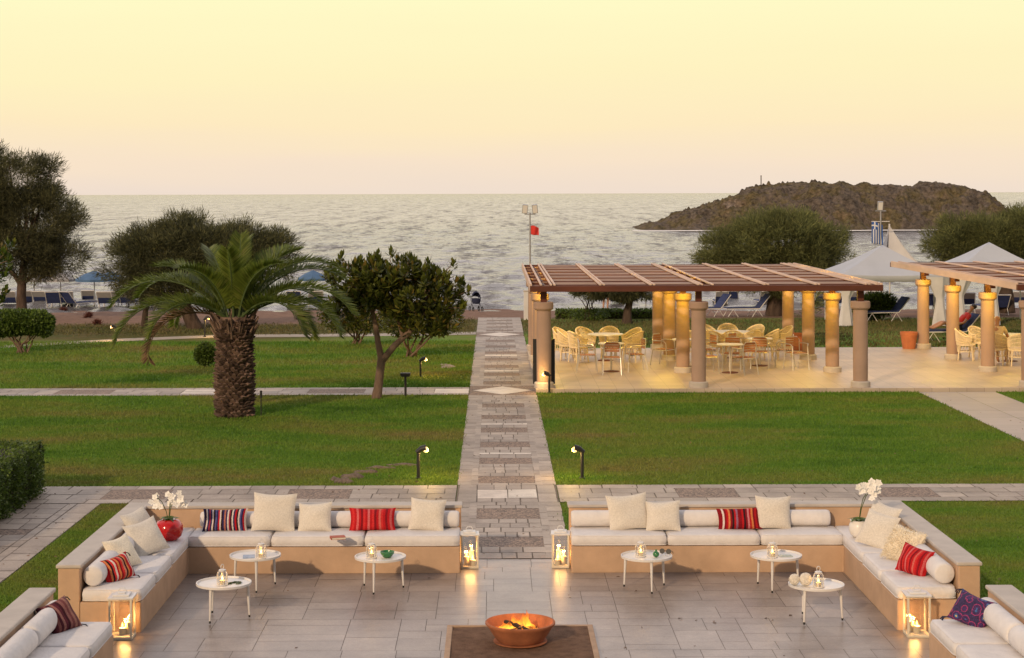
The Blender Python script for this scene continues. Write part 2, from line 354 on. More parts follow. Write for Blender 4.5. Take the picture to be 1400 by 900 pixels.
# ---- paving materials
def stonemat(name, cols, rough, isl=0.22, bs=30, bst=0.35, spec=0.4):
    m, t, b, o = mk(name); g = t.nodes.new('ShaderNodeNewGeometry'); co = objco(t)
    c = ramp(t, g.outputs['Random Per Island'], [(i / (len(cols) - 1), c4(k)) for i, k in enumerate(cols)])
    f = noise(t, co, 2.3, 5, 0.65); k = ramp(t, f, [(0.25, (0.80, 0.79, 0.80, 1)), (0.75, (1.18, 1.18, 1.16, 1))])
    fd = noise(t, co, 0.7, 7, 0.68); c = mixc(t, 1.0, c, ramp(t, fd, [(0.34, (0.72, 0.70, 0.69, 1)), (0.52, (1.0, 1.0, 1.0, 1)), (0.72, (1.16, 1.15, 1.12, 1))]), 'MULTIPLY')
    c = mixc(t, 1.0, c, k, 'MULTIPLY')
    f2 = noise(t, co, 38, 5, 0.7); k2 = ramp(t, f2, [(0.3, (0.85, 0.85, 0.85, 1)), (0.7, (1.13, 1.13, 1.13, 1))])
    c = mixc(t, 1.0, c, k2, 'MULTIPLY')
    t.links.new(c, b.inputs['Base Color']); b.inputs['Roughness'].default_value = rough; b.inputs['Specular IOR Level'].default_value = spec
    bump(t, b, noise(t, co, bs, 6, 0.7), bst, 0.006)
stonemat('patio_slab', [(0.225, 0.183, 0.158), (0.265, 0.218, 0.19), (0.235, 0.192, 0.168), (0.305, 0.252, 0.22), (0.225, 0.187, 0.17), (0.27, 0.22, 0.19)], 0.34, spec=0.6, bst=0.25)
stonemat('paver', [(0.27, 0.22, 0.18), (0.36, 0.295, 0.245), (0.32, 0.265, 0.22), (0.42, 0.345, 0.285), (0.34, 0.28, 0.235), (0.28, 0.23, 0.19)], 0.6)
stonemat('pale_paver', [(0.62, 0.55, 0.47), (0.70, 0.61, 0.52), (0.66, 0.57, 0.49)], 0.5)
pmat('joint', (0.16, 0.128, 0.102), 0.95, 0.4, 20)
m, t, b, o = mk('pebble_panel'); co = objco(t); v = node(t, 'ShaderNodeTexVoronoi', Scale=34.0); t.links.new(co, v.inputs['Vector'])
c = ramp(t, v.outputs['Distance'], [(0.0, (0.27, .20, .16, 1)), (0.5, (0.195, .145, .115, 1)), (0.9, (0.075, .055, .045, 1))])
sep = t.nodes.new('ShaderNodeSeparateColor'); t.links.new(v.outputs['Color'], sep.inputs[0])
c = mixc(t, 1.0, c, ramp(t, sep.outputs[0], [(0, (0.6, .6, .6, 1)), (1, (1.7, 1.6, 1.5, 1))]), 'MULTIPLY')
t.links.new(c, b.inputs['Base Color']); b.inputs['Roughness'].default_value = 0.8; bump(t, b, v.outputs['Distance'], -0.6, 0.01)

class Paving:
    """pavers laid in (u,v) along a straight path: slots 0 joint bed, 1 paver, 2 pale paver, 3 pebbles"""
    def __init__(s, p0, p1, z=0.004, curve=0):
        s.mb = MB(); s.o = Vector(p0); d = Vector(p1) - Vector(p0); s.L = d.length; s.d = d.normalized(); s.n = Vector((-s.d.y, s.d.x)); s.z = z
        s.r = random.Random(int(abs(p0[0] * 100 + p0[1] * 37)) + 5)
    def q(s, pts, z, m):
        vs = []
        for u, v in pts:
            p = s.o + s.d * u + s.n * v; vs.append((p.x, p.y, z))
        a = sum(vs[i][0] * vs[(i + 1) % len(vs)][1] - vs[(i + 1) % len(vs)][0] * vs[i][1] for i in range(len(vs)))
        if a < 0: vs.reverse()
        s.mb.add(vs, [tuple(range(len(vs)))], m)
    def bed(s, v0, v1, u0=0, u1=None): s.q([(u0, v0), (u1 if u1 else s.L, v0), (u1 if u1 else s.L, v1), (u0, v1)], s.z, 0)
    def stone(s, u0, u1, v0, v1, m=1, g=0.008, j=0.006):
        k = lambda: s.r.uniform(-j, j)
        s.q([(u0 + g + k(), v0 + g + k()), (u1 - g + k(), v0 + g + k()), (u1 - g + k(), v1 - g + k()), (u0 + g + k(), v1 - g + k())], s.z + 0.004 + s.r.uniform(0, 0.003) if m < 3 else s.z + 0.004, m)
    def course(s, u0, u1, v0, v1, l0, l1, m=1):
        u = u0
        while u < u1 - 0.02:
            l = s.r.uniform(l0, l1)
            if u1 - (u + l) < l0 * 0.5: l = u1 - u
            s.stone(u, min(u + l, u1), v0, v1, m); u += l
    def row(s, u0, u1, v0, v1, w0, w1, m=1):
        v = v0
        while v < v1 - 0.02:
            w = s.r.uniform(w0, w1)
            if v1 - (v + w) < w0 * 0.6: w = v1 - v
            s.stone(u0, u1, v, min(v + w, v1), m); v += w
    def build(s, name): return tag(s.mb.build(name, [M['joint'], M['paver'], M['pale_paver'], M['pebble_panel']]), kind='structure')
# main path, from the sunken patio to the beach
P = Paving((0.0, 22.99), (0.0, 67.6), 0.010); P.bed(0.60, -1.0)
def main_seg(Y0, Y1, bands, pale=()):
    y0, y1 = Y0 - 22.99, Y1 - 22.99
    P.course(y0, y1, 0.60, 0.38, 0.28, 0.5); P.course(y0, y1, 0.38, 0.28, 0.3, 0.6)
    P.course(y0, y1, -0.68, -0.78, 0.3, 0.6); P.course(y0, y1, -0.78, -1.0, 0.28, 0.5)
    u = y0
    bs = sorted([(a - 22.99, b_ - 22.99, 3) for a, b_ in bands] + [(a - 22.99, b_ - 22.99, 2) for a, b_ in pale])
    for a, b_, k in bs + [(y1, y1, 0)]:
        gap = a - u
        if gap > 0.04:
            n = max(1, round(gap / 0.36))
            for i in range(n): P.row(u + gap * i / n, u + gap * (i + 1) / n, -0.68, 0.28, 0.16, 0.32)
        if k == 3: P.q([(a, 0.275), (b_, 0.275), (b_, -0.675), (a, -0.675)], P.z + 0.004, 3)
        if k == 2: P.row(a, b_, -0.68, 0.28, 0.3, 0.5, 2)
        u = b_
main_seg(22.99, 27.2, [(23.75, 24.45), (25.8, 26.65)])
for a, b_ in ((-0.98, -0.68), (0.28, 0.58)): P.row(27.2 - 22.99, 28.0 - 22.99, a, b_, 0.2, 0.4); P.row(28.0 - 22.99, 28.8 - 22.99, a, b_, 0.2, 0.4)
P.row(27.55 - 22.99, 28.35 - 22.99, -0.68, 0.28, 0.46, 0.5, 2); P.row(27.2 - 22.99, 27.55 - 22.99, -0.68, 0.28, 0.2, 0.3); P.row(28.35 - 22.99, 28.8 - 22.99, -0.68, 0.28, 0.2, 0.3)
main_seg(28.8, 41.6, [(28.98 + i * 2.05, 29.68 + i * 2.05) for i in range(6)], [(32.2, 32.38), (36.3, 36.5)])
P.q([(41.6 - 22.99, 0.6), (43.6 - 22.99, 0.6), (43.6 - 22.99, -1.0), (41.6 - 22.99, -1.0)], P.z + 0.003, 3)
P.q([(41.72 - 22.99, -0.2), (42.6 - 22.99, 0.52), (43.48 - 22.99, -0.2), (42.6 - 22.99, -0.92)], P.z + 0.007, 2)
main_seg(43.6, 58.6, [(43.9 + i * 2.1, 44.7 + i * 2.1) for i in range(7)], [(47.1, 47.5), (51.6, 52.0)])
P.q([(58.6 - 22.99, 0.6), (60.4 - 22.99, 0.6), (60.4 - 22.99, -1.0), (58.6 - 22.99, -1.0)], P.z + 0.003, 3)
P.q([(58.7 - 22.99, -0.2), (59.5 - 22.99, 0.5), (60.3 - 22.99, -0.2), (59.5 - 22.99, -0.9)], P.z + 0.007, 2)
main_seg(60.4, 67.6, [(60.9 + i * 1.6, 61.5 + i * 1.6) for i in range(4)])
P.build('main_path')
def cross_path(name, x0, x1, y0, y1, first, gap, plen, pale_every=0):
    Q = Paving((x0, y0), (x1, y0), 0.008); w = y1 - y0; Q.bed(0, w)
    Q.course(0, Q.L, 0, w * 0.22, 0.35, 0.7); Q.course(0, Q.L, w * 0.78, w, 0.35, 0.7)
    u = 0; a = first; k = 0
    while u < Q.L:
        e = min(a, Q.L)
        if e > u: 
            Q.course(u, e, w * 0.22, w * 0.5, 0.3, 0.6); Q.course(u, e, w * 0.5, w * 0.78, 0.3, 0.6)
        f = min(a + plen, Q.L)
        if f > e:
            if pale_every and k % pale_every == pale_every - 1: Q.row(e, f, w * 0.22, w * 0.78, w * 0.2, w * 0.3, 2)
            else: Q.q([(e, w * 0.22), (f, w * 0.22), (f, w * 0.78), (e, w * 0.78)], Q.z + 0.004, 3)
        u = f; a = f + gap; k += 1
    return Q.build(name)
cross_path('garden_path', -16.0, -0.61, 27.2, 28.8, 1.1, 1.9, 1.0, 0)
cross_path('garden_path', 1.01, 18.0, 27.2, 28.8, 1.9, 2.2, 0.95, 0)
cross_path('garden_path', -24.0, -0.61, 41.75, 43.35, 1.2, 1.7, 1.35, 2)
Q = Paving((-6.1, 12.0), (-6.1, 27.19), 0.007); Q.bed(0, 1.75)
Q.course(0, Q.L, 0, .36, .4, .8); Q.course(0, Q.L, .36, .5, .3, .6); Q.course(0, Q.L, 1.25, 1.75, .4, .8)
for i in range(37):
    u = i * 0.41
    if i % 6 == 1: Q.q([(u, .51), (u + .4, .51), (u + .4, 1.24), (u, 1.24)], Q.z + .004, 3)
    elif i % 9 == 4: Q.row(u, u + .41, .5, 1.25, .3, .4, 2)
    else: Q.row(u, u + .41, .5, 1.25, .2, .42)
Q.build('side_path')
# the far footpath bends gently; concrete strip
pts = [gp(-60, 477), gp(0, 474.5), gp(80, 470), gp(160, 465.5), gp(300, 460), gp(420, 459.2), gp(540, 458), gp(651, 456)]
mb = MB(); vs = []
for p in pts: vs += [(p[0], p[1] - 0.5, 0.006), (p[0], p[1] + 0.62, 0.006)]
mb.add(vs, [(2 * i, 2 * i + 2, 2 * i + 3, 2 * i + 1) for i in range(len(pts) - 1)])
pmat('path_concrete', (0.36, 0.31, 0.26), 0.85, 0.2, 1.5, 0.3, 40, 0.006)
tag(mb.build('far_footpath', M['path_concrete']), kind='structure')
# paved way to the right of the pergola
pmat('walk_slab', (0.37, 0.315, 0.285), 0.6, 0.1, 1.2, 0.25, 40, 0.005, island=0.06)
mb = MB(); 
for i in range(11):
    y = 28.83 + i * 1.2; mb.add([(10.15, y, .012), (11.05, y, .012), (11.05, y + 1.19, .012), (10.15, y + 1.19, .012)], [(0, 1, 2, 3)])
    mb.add([(11.06, y, .012), (11.98, y, .012), (11.98, y + 1.19, .012), (11.06, y + 1.19, .012)], [(0, 1, 2, 3)])
tag(mb.build('walkway', M['walk_slab']), kind='structure')
# terrace of the two pergolas
m, t, b, o = mk('terrace_tile'); co = objco(t)
br = node(t, 'ShaderNodeTexBrick', offset=0.0, Scale=1.0); br.inputs['Brick Width'].default_value = 0.42; br.inputs['Row Height'].default_value = 0.42; br.inputs['Mortar Size'].default_value = 0.006
br.inputs['Color1'].default_value = (0.47, 0.38, 0.30, 1); br.inputs['Color2'].default_value = (0.42, 0.335, 0.265, 1); br.inputs['Mortar'].default_value = (0.28, 0.22, 0.17, 1)
t.links.new(co, br.inputs['Vector']); f = noise(t, co, 0.8, 4); k = ramp(t, f, [(0.3, (0.86, .86, .86, 1)), (0.7, (1.12, 1.1, 1.08, 1))])
t.links.new(mixc(t, 1.0, br.outputs[0], k, 'MULTIPLY'), b.inputs['Base Color']); b.inputs['Roughness'].default_value = 0.45
mb = MB(); mb.box(1.0, 22.0, 42.12, 53.2, -0.2, 0.10)
tag(mb.build('terrace', M['terrace_tile'], bevel=0.01), kind='structure')
TZ = 0.10
# seating patio: stone slabs of mixed size on one bed
mb = MB(); r = random.Random(3)
mb.add([(-4.6, 12, .004), (5.13, 12, .004), (5.13, 22.98, .004), (-4.6, 22.98, .004)], [(0, 1, 2, 3)], 0)
def split(x0, x1, y0, y1):
    w, h = x1 - x0, y1 - y0
    if (w > 0.95 or (w > 0.62 and r.random() < .55)) and w >= h * .8:
        c = x0 + w * r.choice((.38, .5, .62)); split(x0, c, y0, y1); split(c, x1, y0, y1); return
    if h > 0.66 or (h > .5 and r.random() < .35):
        c = y0 + h * r.choice((.4, .5, .6)); split(x0, x1, y0, c); split(x0, x1, c, y1); return
    if w > 0.95: c = x0 + w * .5; split(x0, c, y0, y1); split(c, x1, y0, y1); return
    x0, x1, y0, y1 = max(x0, -4.6), min(x1, 5.13), max(y0, 12), min(y1, 22.98); g = .003
    if x1 - x0 > .03 and y1 - y0 > .03:
        z = 0.0085 + r.uniform(0, 0.0015); mb.add([(x0 + g, y0 + g, z), (x1 - g, y0 + g, z), (x1 - g, y1 - g, z), (x0 + g, y1 - g, z)], [(0, 1, 2, 3)], 1)
for i in range(-1, 8):
    for j in range(-1, 9): split(-4.6 + i * 1.5 + (j % 2) * .55, -3.1 + i * 1.5 + (j % 2) * .55, 11.6 + j * 1.36, 12.96 + j * 1.36)
pmat('patio_joint', (0.19, 0.157, 0.136), 0.9, 0.3, 10)
tag(mb.build('patio', [M['patio_joint'], M['patio_slab']]), kind='structure')

# ---- grass blades: uncountable, one object
def blades(rects, hgt=0.034, jit=.028):
    Ps = []; Hs = []
    for (x0, x1, y0, y1, dens, k) in rects:
        n = int((x1 - x0) * (y1 - y0) * dens); p = np.empty((n, 2)); p[:, 0] = RNG.uniform(x0, x1, n); p[:, 1] = RNG.uniform(y0, y1, n)
        Ps.append(p); Hs.append(np.full(n, k))
    p = np.concatenate(Ps); p += RNG.normal(0, 1, p.shape) * np.array([min(jit, .06), jit]); hk = np.concatenate(Hs); n = len(p)
    a = RNG.uniform(0, 2 * PI, n); h = hgt * hk * RNG.uniform(0.5, 1.35, n); w = 0.0075 * hk * RNG.uniform(0.7, 1.3, n); ln = RNG.uniform(0.1, 0.75, n) * h; la = RNG.uniform(0, 2 * PI, n)
    V = np.zeros((n, 3, 3)); V[:, 0, 0] = p[:, 0] - np.cos(a) * w; V[:, 0, 1] = p[:, 1] - np.sin(a) * w
    V[:, 1, 0] = p[:, 0] + np.cos(a) * w; V[:, 1, 1] = p[:, 1] + np.sin(a) * w
    V[:, 2, 0] = p[:, 0] + np.cos(la) * ln; V[:, 2, 1] = p[:, 1] + np.sin(la) * ln; V[:, 2, 2] = h
    return V.reshape(-1, 3), np.arange(n * 3).reshape(n, 3)
m, t, b, o = mk('grass_blade'); gcol, co = grass_color(t); g = t.nodes.new('ShaderNodeNewGeometry')
k = ramp(t, g.outputs['Random Per Island'], [(0, (0.8, .85, .8, 1)), (0.8, (1.2, 1.2, 1.1, 1)), (1, (1.55, 1.4, 1.25, 1))])
gc = mixc(t, 1.0, gcol, k, 'MULTIPLY'); t.links.new(gc, b.inputs['Base Color']); b.inputs['Roughness'].default_value = 0.6; b.inputs['Specular IOR Level'].default_value = 0.25
tr = t.nodes.new('ShaderNodeBsdfTranslucent'); t.links.new(gc, tr.inputs[0]); ms = t.nodes.new('ShaderNodeMixShader'); ms.inputs[0].default_value = 0.35
t.links.new(b.outputs[0], ms.inputs[1]); t.links.new(tr.outputs[0], ms.inputs[2]); t.links.new(ms.outputs[0], o.inputs[0])
V, Fc = blades([(-6.08, -4.80, 16, 27.2, 3200, 0.85), (-4.80, -0.62, 23.08, 27.2, 2200, 0.9), (1.02, 5.3, 23.08, 27.2, 2200, 0.9), (5.33, 9.5, 17, 27.2, 2600, 0.85), (9.5, 17, 14, 27.2, 420, 1.4), (5.33, 9.5, 13, 17, 900, 1.1), (12.0, 18, 28.8, 34, 420, 1.4), (-16, -10.5, 28.9, 41.7, 300, 1.6),
                (-10.5, -0.61, 28.8, 33, 1500, 1.1), (-11.5, -0.61, 33, 37, 1100, 1.25), (-13, -0.61, 37, 41.74, 800, 1.4),
                (1.01, 10.14, 28.8, 33, 1500, 1.1), (1.01, 10.14, 33, 37, 1100, 1.25), (1.01, 10.14, 37, 42.1, 800, 1.4), (12.0, 14, 34, 42.1, 500, 1.4),
                (-15, -0.61, 43.36, 49, 480, 1.7), (-17, -0.61, 49, 57, 260, 2.0)])
tag(npmesh('grass', V, Fc, M['grass_blade']), kind='stuff')
m, t, b, o = mk('dry_blade'); co = objco(t); g = t.nodes.new('ShaderNodeNewGeometry')
gc = ramp(t, noise(t, co, 0.9, 5, 0.65), [(0.3, (0.06, 0.085, 0.016, 1)), (0.5, (0.10, 0.095, 0.028, 1)), (0.7, (0.16, 0.115, 0.05, 1))])
gc = mixc(t, 1.0, gc, ramp(t, g.outputs['Random Per Island'], [(0, (0.6, .6, .6, 1)), (1, (1.4, 1.35, 1.3, 1))]), 'MULTIPLY'); t.links.new(gc, b.inputs['Base Color']); b.inputs['Roughness'].default_value = 0.8
V, Fc = blades([(-18, -0.7, 60.3, 64.5, 160, 2.0), (-4.5, -0.7, 64.5, 67, 130, 2.0), (1.1, 20, 54.2, 66.2, 150, 2.0)], jit=.5)
tag(npmesh('dry_grass', V, Fc, M['dry_blade']), kind='stuff')

# ---- sea: real waves near the shore, finer ripples as bump
rows = [84 * 1.0042 ** i for i in range(0, 1010)]; rows = np.array([76.0, 78, 80, 82] + rows); nc = 380
tx = np.linspace(-0.56, 0.62, nc)
Y, X = np.meshgrid(rows, tx, indexing='ij'); X = X * Y
Z = np.zeros_like(Y); sp_ = np.maximum(Y * 0.0042, 0.3)
patch = 0.75 + 0.35 * np.sin(X * 0.021 + Y * 0.013 + 1.1) * np.sin(Y * 0.017 - X * 0.009)
for i in range(70):
    lam = math.exp(RNG.uniform(math.log(0.8), math.log(6.5))); th = RNG.normal(0, 0.8) + 0.15; kx, ky = math.sin(th) * 2 * PI / lam, -math.cos(th) * 2 * PI / lam
    amp = 0.0085 * lam ** 0.62; ph = RNG.uniform(0, 2 * PI); warp = 0.6 * np.sin(X * 0.05 + ph) + 0.6 * np.sin(Y * 0.06 + 2 * ph)
    fade = np.clip((lam / sp_ - 2.5) / 3.0, 0, 1)
    w = np.sin(kx * X + ky * Y + ph + warp); Z += amp * fade * (w + 0.25 * np.cos(2 * (kx * X + ky * Y + ph + warp)))
# small breakers close to the beach
br_ = np.exp(-((Y - 90 - 1.2 * np.sin(X * 0.31)) / 1.1) ** 2) * 0.10 + np.exp(-((Y - 97 - 1.6 * np.sin(X * 0.2 + 1)) / 1.4) ** 2) * 0.10
Z = Z * patch + br_
V = np.stack([X, Y, Z + SEA], -1).reshape(-1, 3); nr = len(rows)
idx = np.arange(nr * nc).reshape(nr, nc)
Fc = np.stack([idx[:-1, :-1], idx[:-1, 1:], idx[1:, 1:], idx[1:, :-1]], -1).reshape(-1, 4)
m, t, b, o = mk('sea_water'); co = objco(t, (0.5, 1.0, 1.0))
b.inputs['Base Color'].default_value = (0.09, 0.082, 0.076, 1); b.inputs['Roughness'].default_value = 0.12; b.inputs['IOR'].default_value = 1.55; b.inputs['Specular Tint'].default_value = (0.96, 0.96, 1.0, 1)
a = noise(t, co, 1.3, 7, 0.66); bp = node(t, 'ShaderNodeBump', Strength=0.7, Distance=0.26); t.links.new(a, bp.inputs['Height'])
t.links.new(bp.outputs[0], b.inputs['Normal'])
facs = []
for scv, sc_n in (((1.5, 1.9, 1), 1.0), ((0.85, 0.36, 1), 1.0), ((0.52, 0.085, 1), 1.0), ((0.24, 0.02, 1), 1.0)):
    facs.append(noise(t, objco(t, scv), sc_n, 4, 0.7))
acc = facs[0]
for f_ in facs[1:]:
    q = node(t, 'ShaderNodeMath', operation='ADD'); t.links.new(acc, q.inputs[0]); t.links.new(f_, q.inputs[1]); acc = q.outputs[0]
fm_ = node(t, 'ShaderNodeMapRange'); fm_.inputs['From Min'].default_value = 1.98; fm_.inputs['From Max'].default_value = 2.28; fm_.inputs['To Min'].default_value = 0.0; fm_.inputs['To Max'].default_value = 0.80; t.links.new(acc, fm_.inputs[0])
df = t.nodes.new('ShaderNodeBsdfDiffuse'); df.inputs[0].default_value = (0.135, 0.125, 0.13, 1); ms = t.nodes.new('ShaderNodeMixShader')  # dark streaks painted in for wave faces that mirror less sky
t.links.new(fm_.outputs[0], ms.inputs[0]); t.links.new(b.outputs[0], ms.inputs[1]); t.links.new(df.outputs[0], ms.inputs[2]); t.links.new(ms.outputs[0], o.inputs[0])
tag(npmesh('sea', V, Fc, M['sea_water'], smooth=True), kind='structure')
mb = MB()
ye = float(rows[-1]); mb.add([(-0.56 * ye, ye, SEA), (0.62 * ye, ye, SEA), (16000, 19000, SEA), (-16000, 19000, SEA)], [(0, 1, 2, 3)])
tag(mb.build('far_sea', M['sea_water']), kind='structure')

# ---- rocky islet
ridge = [(862, 318), (870, 313), (882, 308), (892, 304), (905, 305), (915, 298), (930, 293), (948, 286), (965, 282), (980, 275), (992, 269), (1012, 265), (1022, 257), (1042, 253), (1080, 249), (1105, 247), (1125, 244), (1150, 248), (1190, 249), (1215, 252), (1240, 249), (1265, 247), (1290, 245), (1312, 250), (1330, 252), (1342, 262), (1356, 266), (1366, 276), (1372, 292), (1385, 318)]
rx = []; rz = []
for px, py in ridge:
    p = atd(px, py, 268); rx.append(p[0]); rz.append(p[2] - SEA)
gx = np.linspace(rx[0] - 3, rx[-1] + 3, 420); gy = np.linspace(243, 298, 150)
GX, GY = np.meshgrid(gx, gy, indexing='xy')
R = np.interp(GX, rx, rz, left=0, right=0)
def vnoise(x, y, seed):
    xi = np.floor(x).astype(int); yi = np.floor(y).astype(int); fx = x - xi; fy = y - yi; fx = fx * fx * (3 - 2 * fx); fy = fy * fy * (3 - 2 * fy)
    h = lambda a, b_: (np.sin(a * 127.1 + b_ * 311.7 + seed * 74.7) * 43758.5453) % 1.0
    return (h(xi, yi) * (1 - fx) + h(xi + 1, yi) * fx) * (1 - fy) + (h(xi, yi + 1) * (1 - fx) + h(xi + 1, yi + 1) * fx) * fy
def ridged(x, y, s):
    return 1 - np.abs(2 * vnoise(x, y, s) - 1)
front = 249.5 + 1.6 * np.sin(GX * 0.23) + 2.2 * (vnoise(GX * 0.22, GX * 0, 3) - 0.5) + np.where(GX < rx[7], (rx[7] - GX) * 0.32, 0)
tt = np.clip((GY - front) / np.maximum(268 - front, 1), 0, 1); tb = np.clip((298 - GY) / 30.0, 0, 1)
prof = np.where(GY < 268, tt ** 0.75, tb ** 0.6)
detail = (ridged(GX * 0.22, GY * 0.28, 1) - 0.55) * 1.5 + (ridged(GX * 0.6, GY * 0.8, 2) - 0.55) * 0.8 + (vnoise(GX * 1.7, GY * 2.2, 4) - 0.5) * 0.7 + (vnoise(GX * 4, GY * 5, 5) - 0.5) * 0.35
edge = np.clip(R * prof / 2.0, 0, 1)
Z = SEA - 0.5 + (R * .95 + 0.3) * prof + detail * edge * np.where(np.abs(GY - 268) < 3, 0.5, 1.0) * 1.1
V = np.stack([GX, GY, Z], -1).reshape(-1, 3); ny, nx_ = GX.shape; idx = np.arange(ny * nx_).reshape(ny, nx_)
Fc = np.stack([idx[:-1, :-1], idx[:-1, 1:], idx[1:, 1:], idx[1:, :-1]], -1).reshape(-1, 4)
V2 = []; F2 = []; xx = np.linspace(rx[0] - 1, rx[-1], 300); fr2 = np.interp(xx, gx, front[0]); pmat('surf_foam', (0.72, 0.68, 0.64), 0.8, 0.1, 3)
for i, (x_, f_) in enumerate(zip(xx, fr2)):
    w_ = .25 + 1.1 * max(0, math.sin(x_ * 1.7) * math.sin(x_ * .53 + 1)) + RNG.uniform(0, .2); V2 += [(x_, f_ - .6 - w_, SEA + .13), (x_, f_ + .1, SEA + .24), (x_, f_ + .9, SEA + .16)]
F2 = [(3 * i + q, 3 * i + 3 + q, 3 * i + 4 + q, 3 * i + 1 + q) for i in range(299) for q in (0, 1)]
tag(npmesh('surf', V2, F2, M['surf_foam'], smooth=True), kind='structure')
m, t, b, o = mk('islet_rock'); co = objco(t)
f = noise(t, co, 0.22, 6, 0.65); c = ramp(t, f, [(0.3, (0.10, 0.085, 0.068, 1)), (0.45, (0.17, 0.14, 0.115, 1)), (0.55, (0.15, 0.125, 0.065, 1)), (0.64, (0.20, 0.15, 0.095, 1)), (0.78, (0.32, 0.275, 0.245, 1))])
f2 = noise(t, co, 1.6, 6, 0.7); k = ramp(t, f2, [(0.32, (0.35, .33, .33, 1)), (0.68, (1.5, 1.45, 1.4, 1))])
t.links.new(mixc(t, 1.0, c, k, 'MULTIPLY'), b.inputs['Base Color']); b.inputs['Roughness'].default_value = 0.95; b.inputs['Specular IOR Level'].default_value = 0.1
bump(t, b, noise(t, co, 1.1, 8, 0.7), 1.0, 0.8)
tag(npmesh('islet_hill', V, Fc, M['islet_rock'], smooth=False), kind='structure')
# ================================================================== SEATING
def mir(poly, on): return [(0.53 - x, y) for x, y in poly] if on else poly
def bench(label, right):
    t = thing('built_in_bench', label, 'bench', (0, 0, 0), 0, 'rendered masonry benches round the patio')
    seat = [(-4.54, 19.2), (-3.87, 19.2), (-3.87, 22.15), (-0.44, 22.15), (-0.44, 22.82), (-4.54, 22.82)]
    wall = [(-4.78, 19.2), (-4.542, 19.2), (-4.542, 22.822), (-0.44, 22.822), (-0.44, 23.05), (-4.78, 23.05)]
    cop = [(-4.80, 19.18), (-4.52, 19.18), (-4.52, 22.795), (-0.42, 22.795), (-0.42, 23.075), (-4.80, 23.075)]
    for n, p, z0, z1, m in (('seat_base', seat, 0, .34, 'plaster'), ('back_wall', wall, 0, .71, 'plaster'), ('coping', cop, .711, .752, 'coping_stone')):
        mb = MB(); mb.prism(mir(p, right), z0, z1); mb.build(n, M[m], t, bevel=0.012)
    return t
bench('peach rendered L-shaped masonry bench on the left, red apple pot in its corner', False)
bench('peach rendered L-shaped masonry bench on the right, white orchid pot in its corner', True)
def arm_bench(label, right):
    t = thing('built_in_bench', label, 'bench', (0, 0, 0), 0, 'rendered masonry benches round the patio')
    for n, p, z0, z1, m in (('seat_base', [(-4.54, 14.2), (-3.87, 14.2), (-3.87, 17.8), (-4.54, 17.8)], 0, .34, 'plaster'),
                            ('back_wall', [(-4.78, 14.2), (-4.542, 14.2), (-4.542, 18.07), (-4.78, 18.07)], 0, .71, 'plaster'),
                            ('coping', [(-4.80, 14.2), (-4.52, 14.2), (-4.52, 18.09), (-4.80, 18.09)], .711, .752, 'coping_stone')):
        mb = MB(); mb.prism(mir(p, right), z0, z1); mb.build(n, M[m], t, bevel=0.012)
arm_bench('straight masonry bench nearest the camera on the left, maroon striped cushion on it', False)
arm_bench('straight masonry bench nearest the camera on the right, purple cushion on it', True)
def mattress(x0, x1, y0, y1, label):
    mb = MB(); n = 14; hx, hy = (x1 - x0) / 2, (y1 - y0) / 2; g = 0.008; hx -= g; hy -= g
    vs = []; fs = []; r = random.Random(int(x0 * 100 + y0 * 10)); zt, zb = 0.48, 0.343
    def soft(u, v): return 0.012 * (1 - u * u) * (1 - v * v) + 0.004 * math.sin(u * 5 + r.random()) * math.sin(v * 4)
    for lay, (zz, ins) in enumerate(((zb, .012), (zb + .02, 0.0), (zt - .045, -.004), (zt - .018, .006), (zt, .032))):
        pass
    rings = [(zb, .015), (zb + .018, 0), (zb + .07, -.006), (zt - .045, -.003), (zt - .018, .006), (zt - .004, .022), (zt, .05)]
    per = []
    for i in range(n): per.append((-1 + 2 * i / n, -1))
    for i in range(n): per.append((1, -1 + 2 * i / n))
    for i in range(n): per.append((1 - 2 * i / n, 1))
    for i in range(n): per.append((-1, 1 - 2 * i / n))
    def rc(u, v, ins):
        x, y = u * (hx - ins), v * (hy - ins); rr = 0.045
        ax, ay = hx - ins - rr, hy - ins - rr
        cx, cy = max(-ax, min(ax, x)), max(-ay, min(ay, y)); dx, dy = x - cx, y - cy; dd = math.hypot(dx, dy)
        if dd > rr: x, y = cx + dx / dd * rr, cy + dy / dd * rr
        return x, y
    cx, cy = (x0 + x1) / 2, (y0 + y1) / 2; m = len(per)
    for z, ins in rings:
        for u, v in per:
            x, y = rc(u, v, ins); vs.append((cx + x, cy + y, z + r.uniform(-.0015, .0015)))
    for i in range(len(rings) - 1):
        for j in range(m): fs.append((i * m + j, i * m + (j + 1) % m, (i + 1) * m + (j + 1) % m, (i + 1) * m + j))
    b = (len(rings) - 1) * m; k = len(vs)
    steps = 5; prev = list(range(b, b + m))
    for s in range(1, steps):
        f = 1 - s / steps; cur = []
        for u, v in per:
            x, y = rc(u, v, .05); vs.append((cx + x * f, cy + y * f, zt + soft(u * f, v * f))); cur.append(len(vs) - 1)
        for j in range(m): fs.append((prev[j], prev[(j + 1) % m], cur[(j + 1) % m], cur[j]))
        prev = cur
    vs.append((cx, cy, zt + soft(0, 0))); c = len(vs) - 1
    for j in range(m): fs.append((prev[j], prev[(j + 1) % m], c))
    fs.append(tuple(range(m - 1, -1, -1)))
    mb.add(vs, fs); o = mb.build('seat_cushion', M['white_fabric'], None, True, ang=60)
    for zp, ip in ((zt - .012, .012), (zb + .016, .0)):
        pp = [(cx + rc(u, v, ip)[0], cy + rc(u, v, ip)[1], zp) for u, v in per]; pm = MB(); pm.tube(pp + pp[:2], .0055, 6, caps=False); pm.build('piping', M['white_fabric'], o, True)
    return tag(o, label, 'seat cushion', 'white seat cushions on the benches')
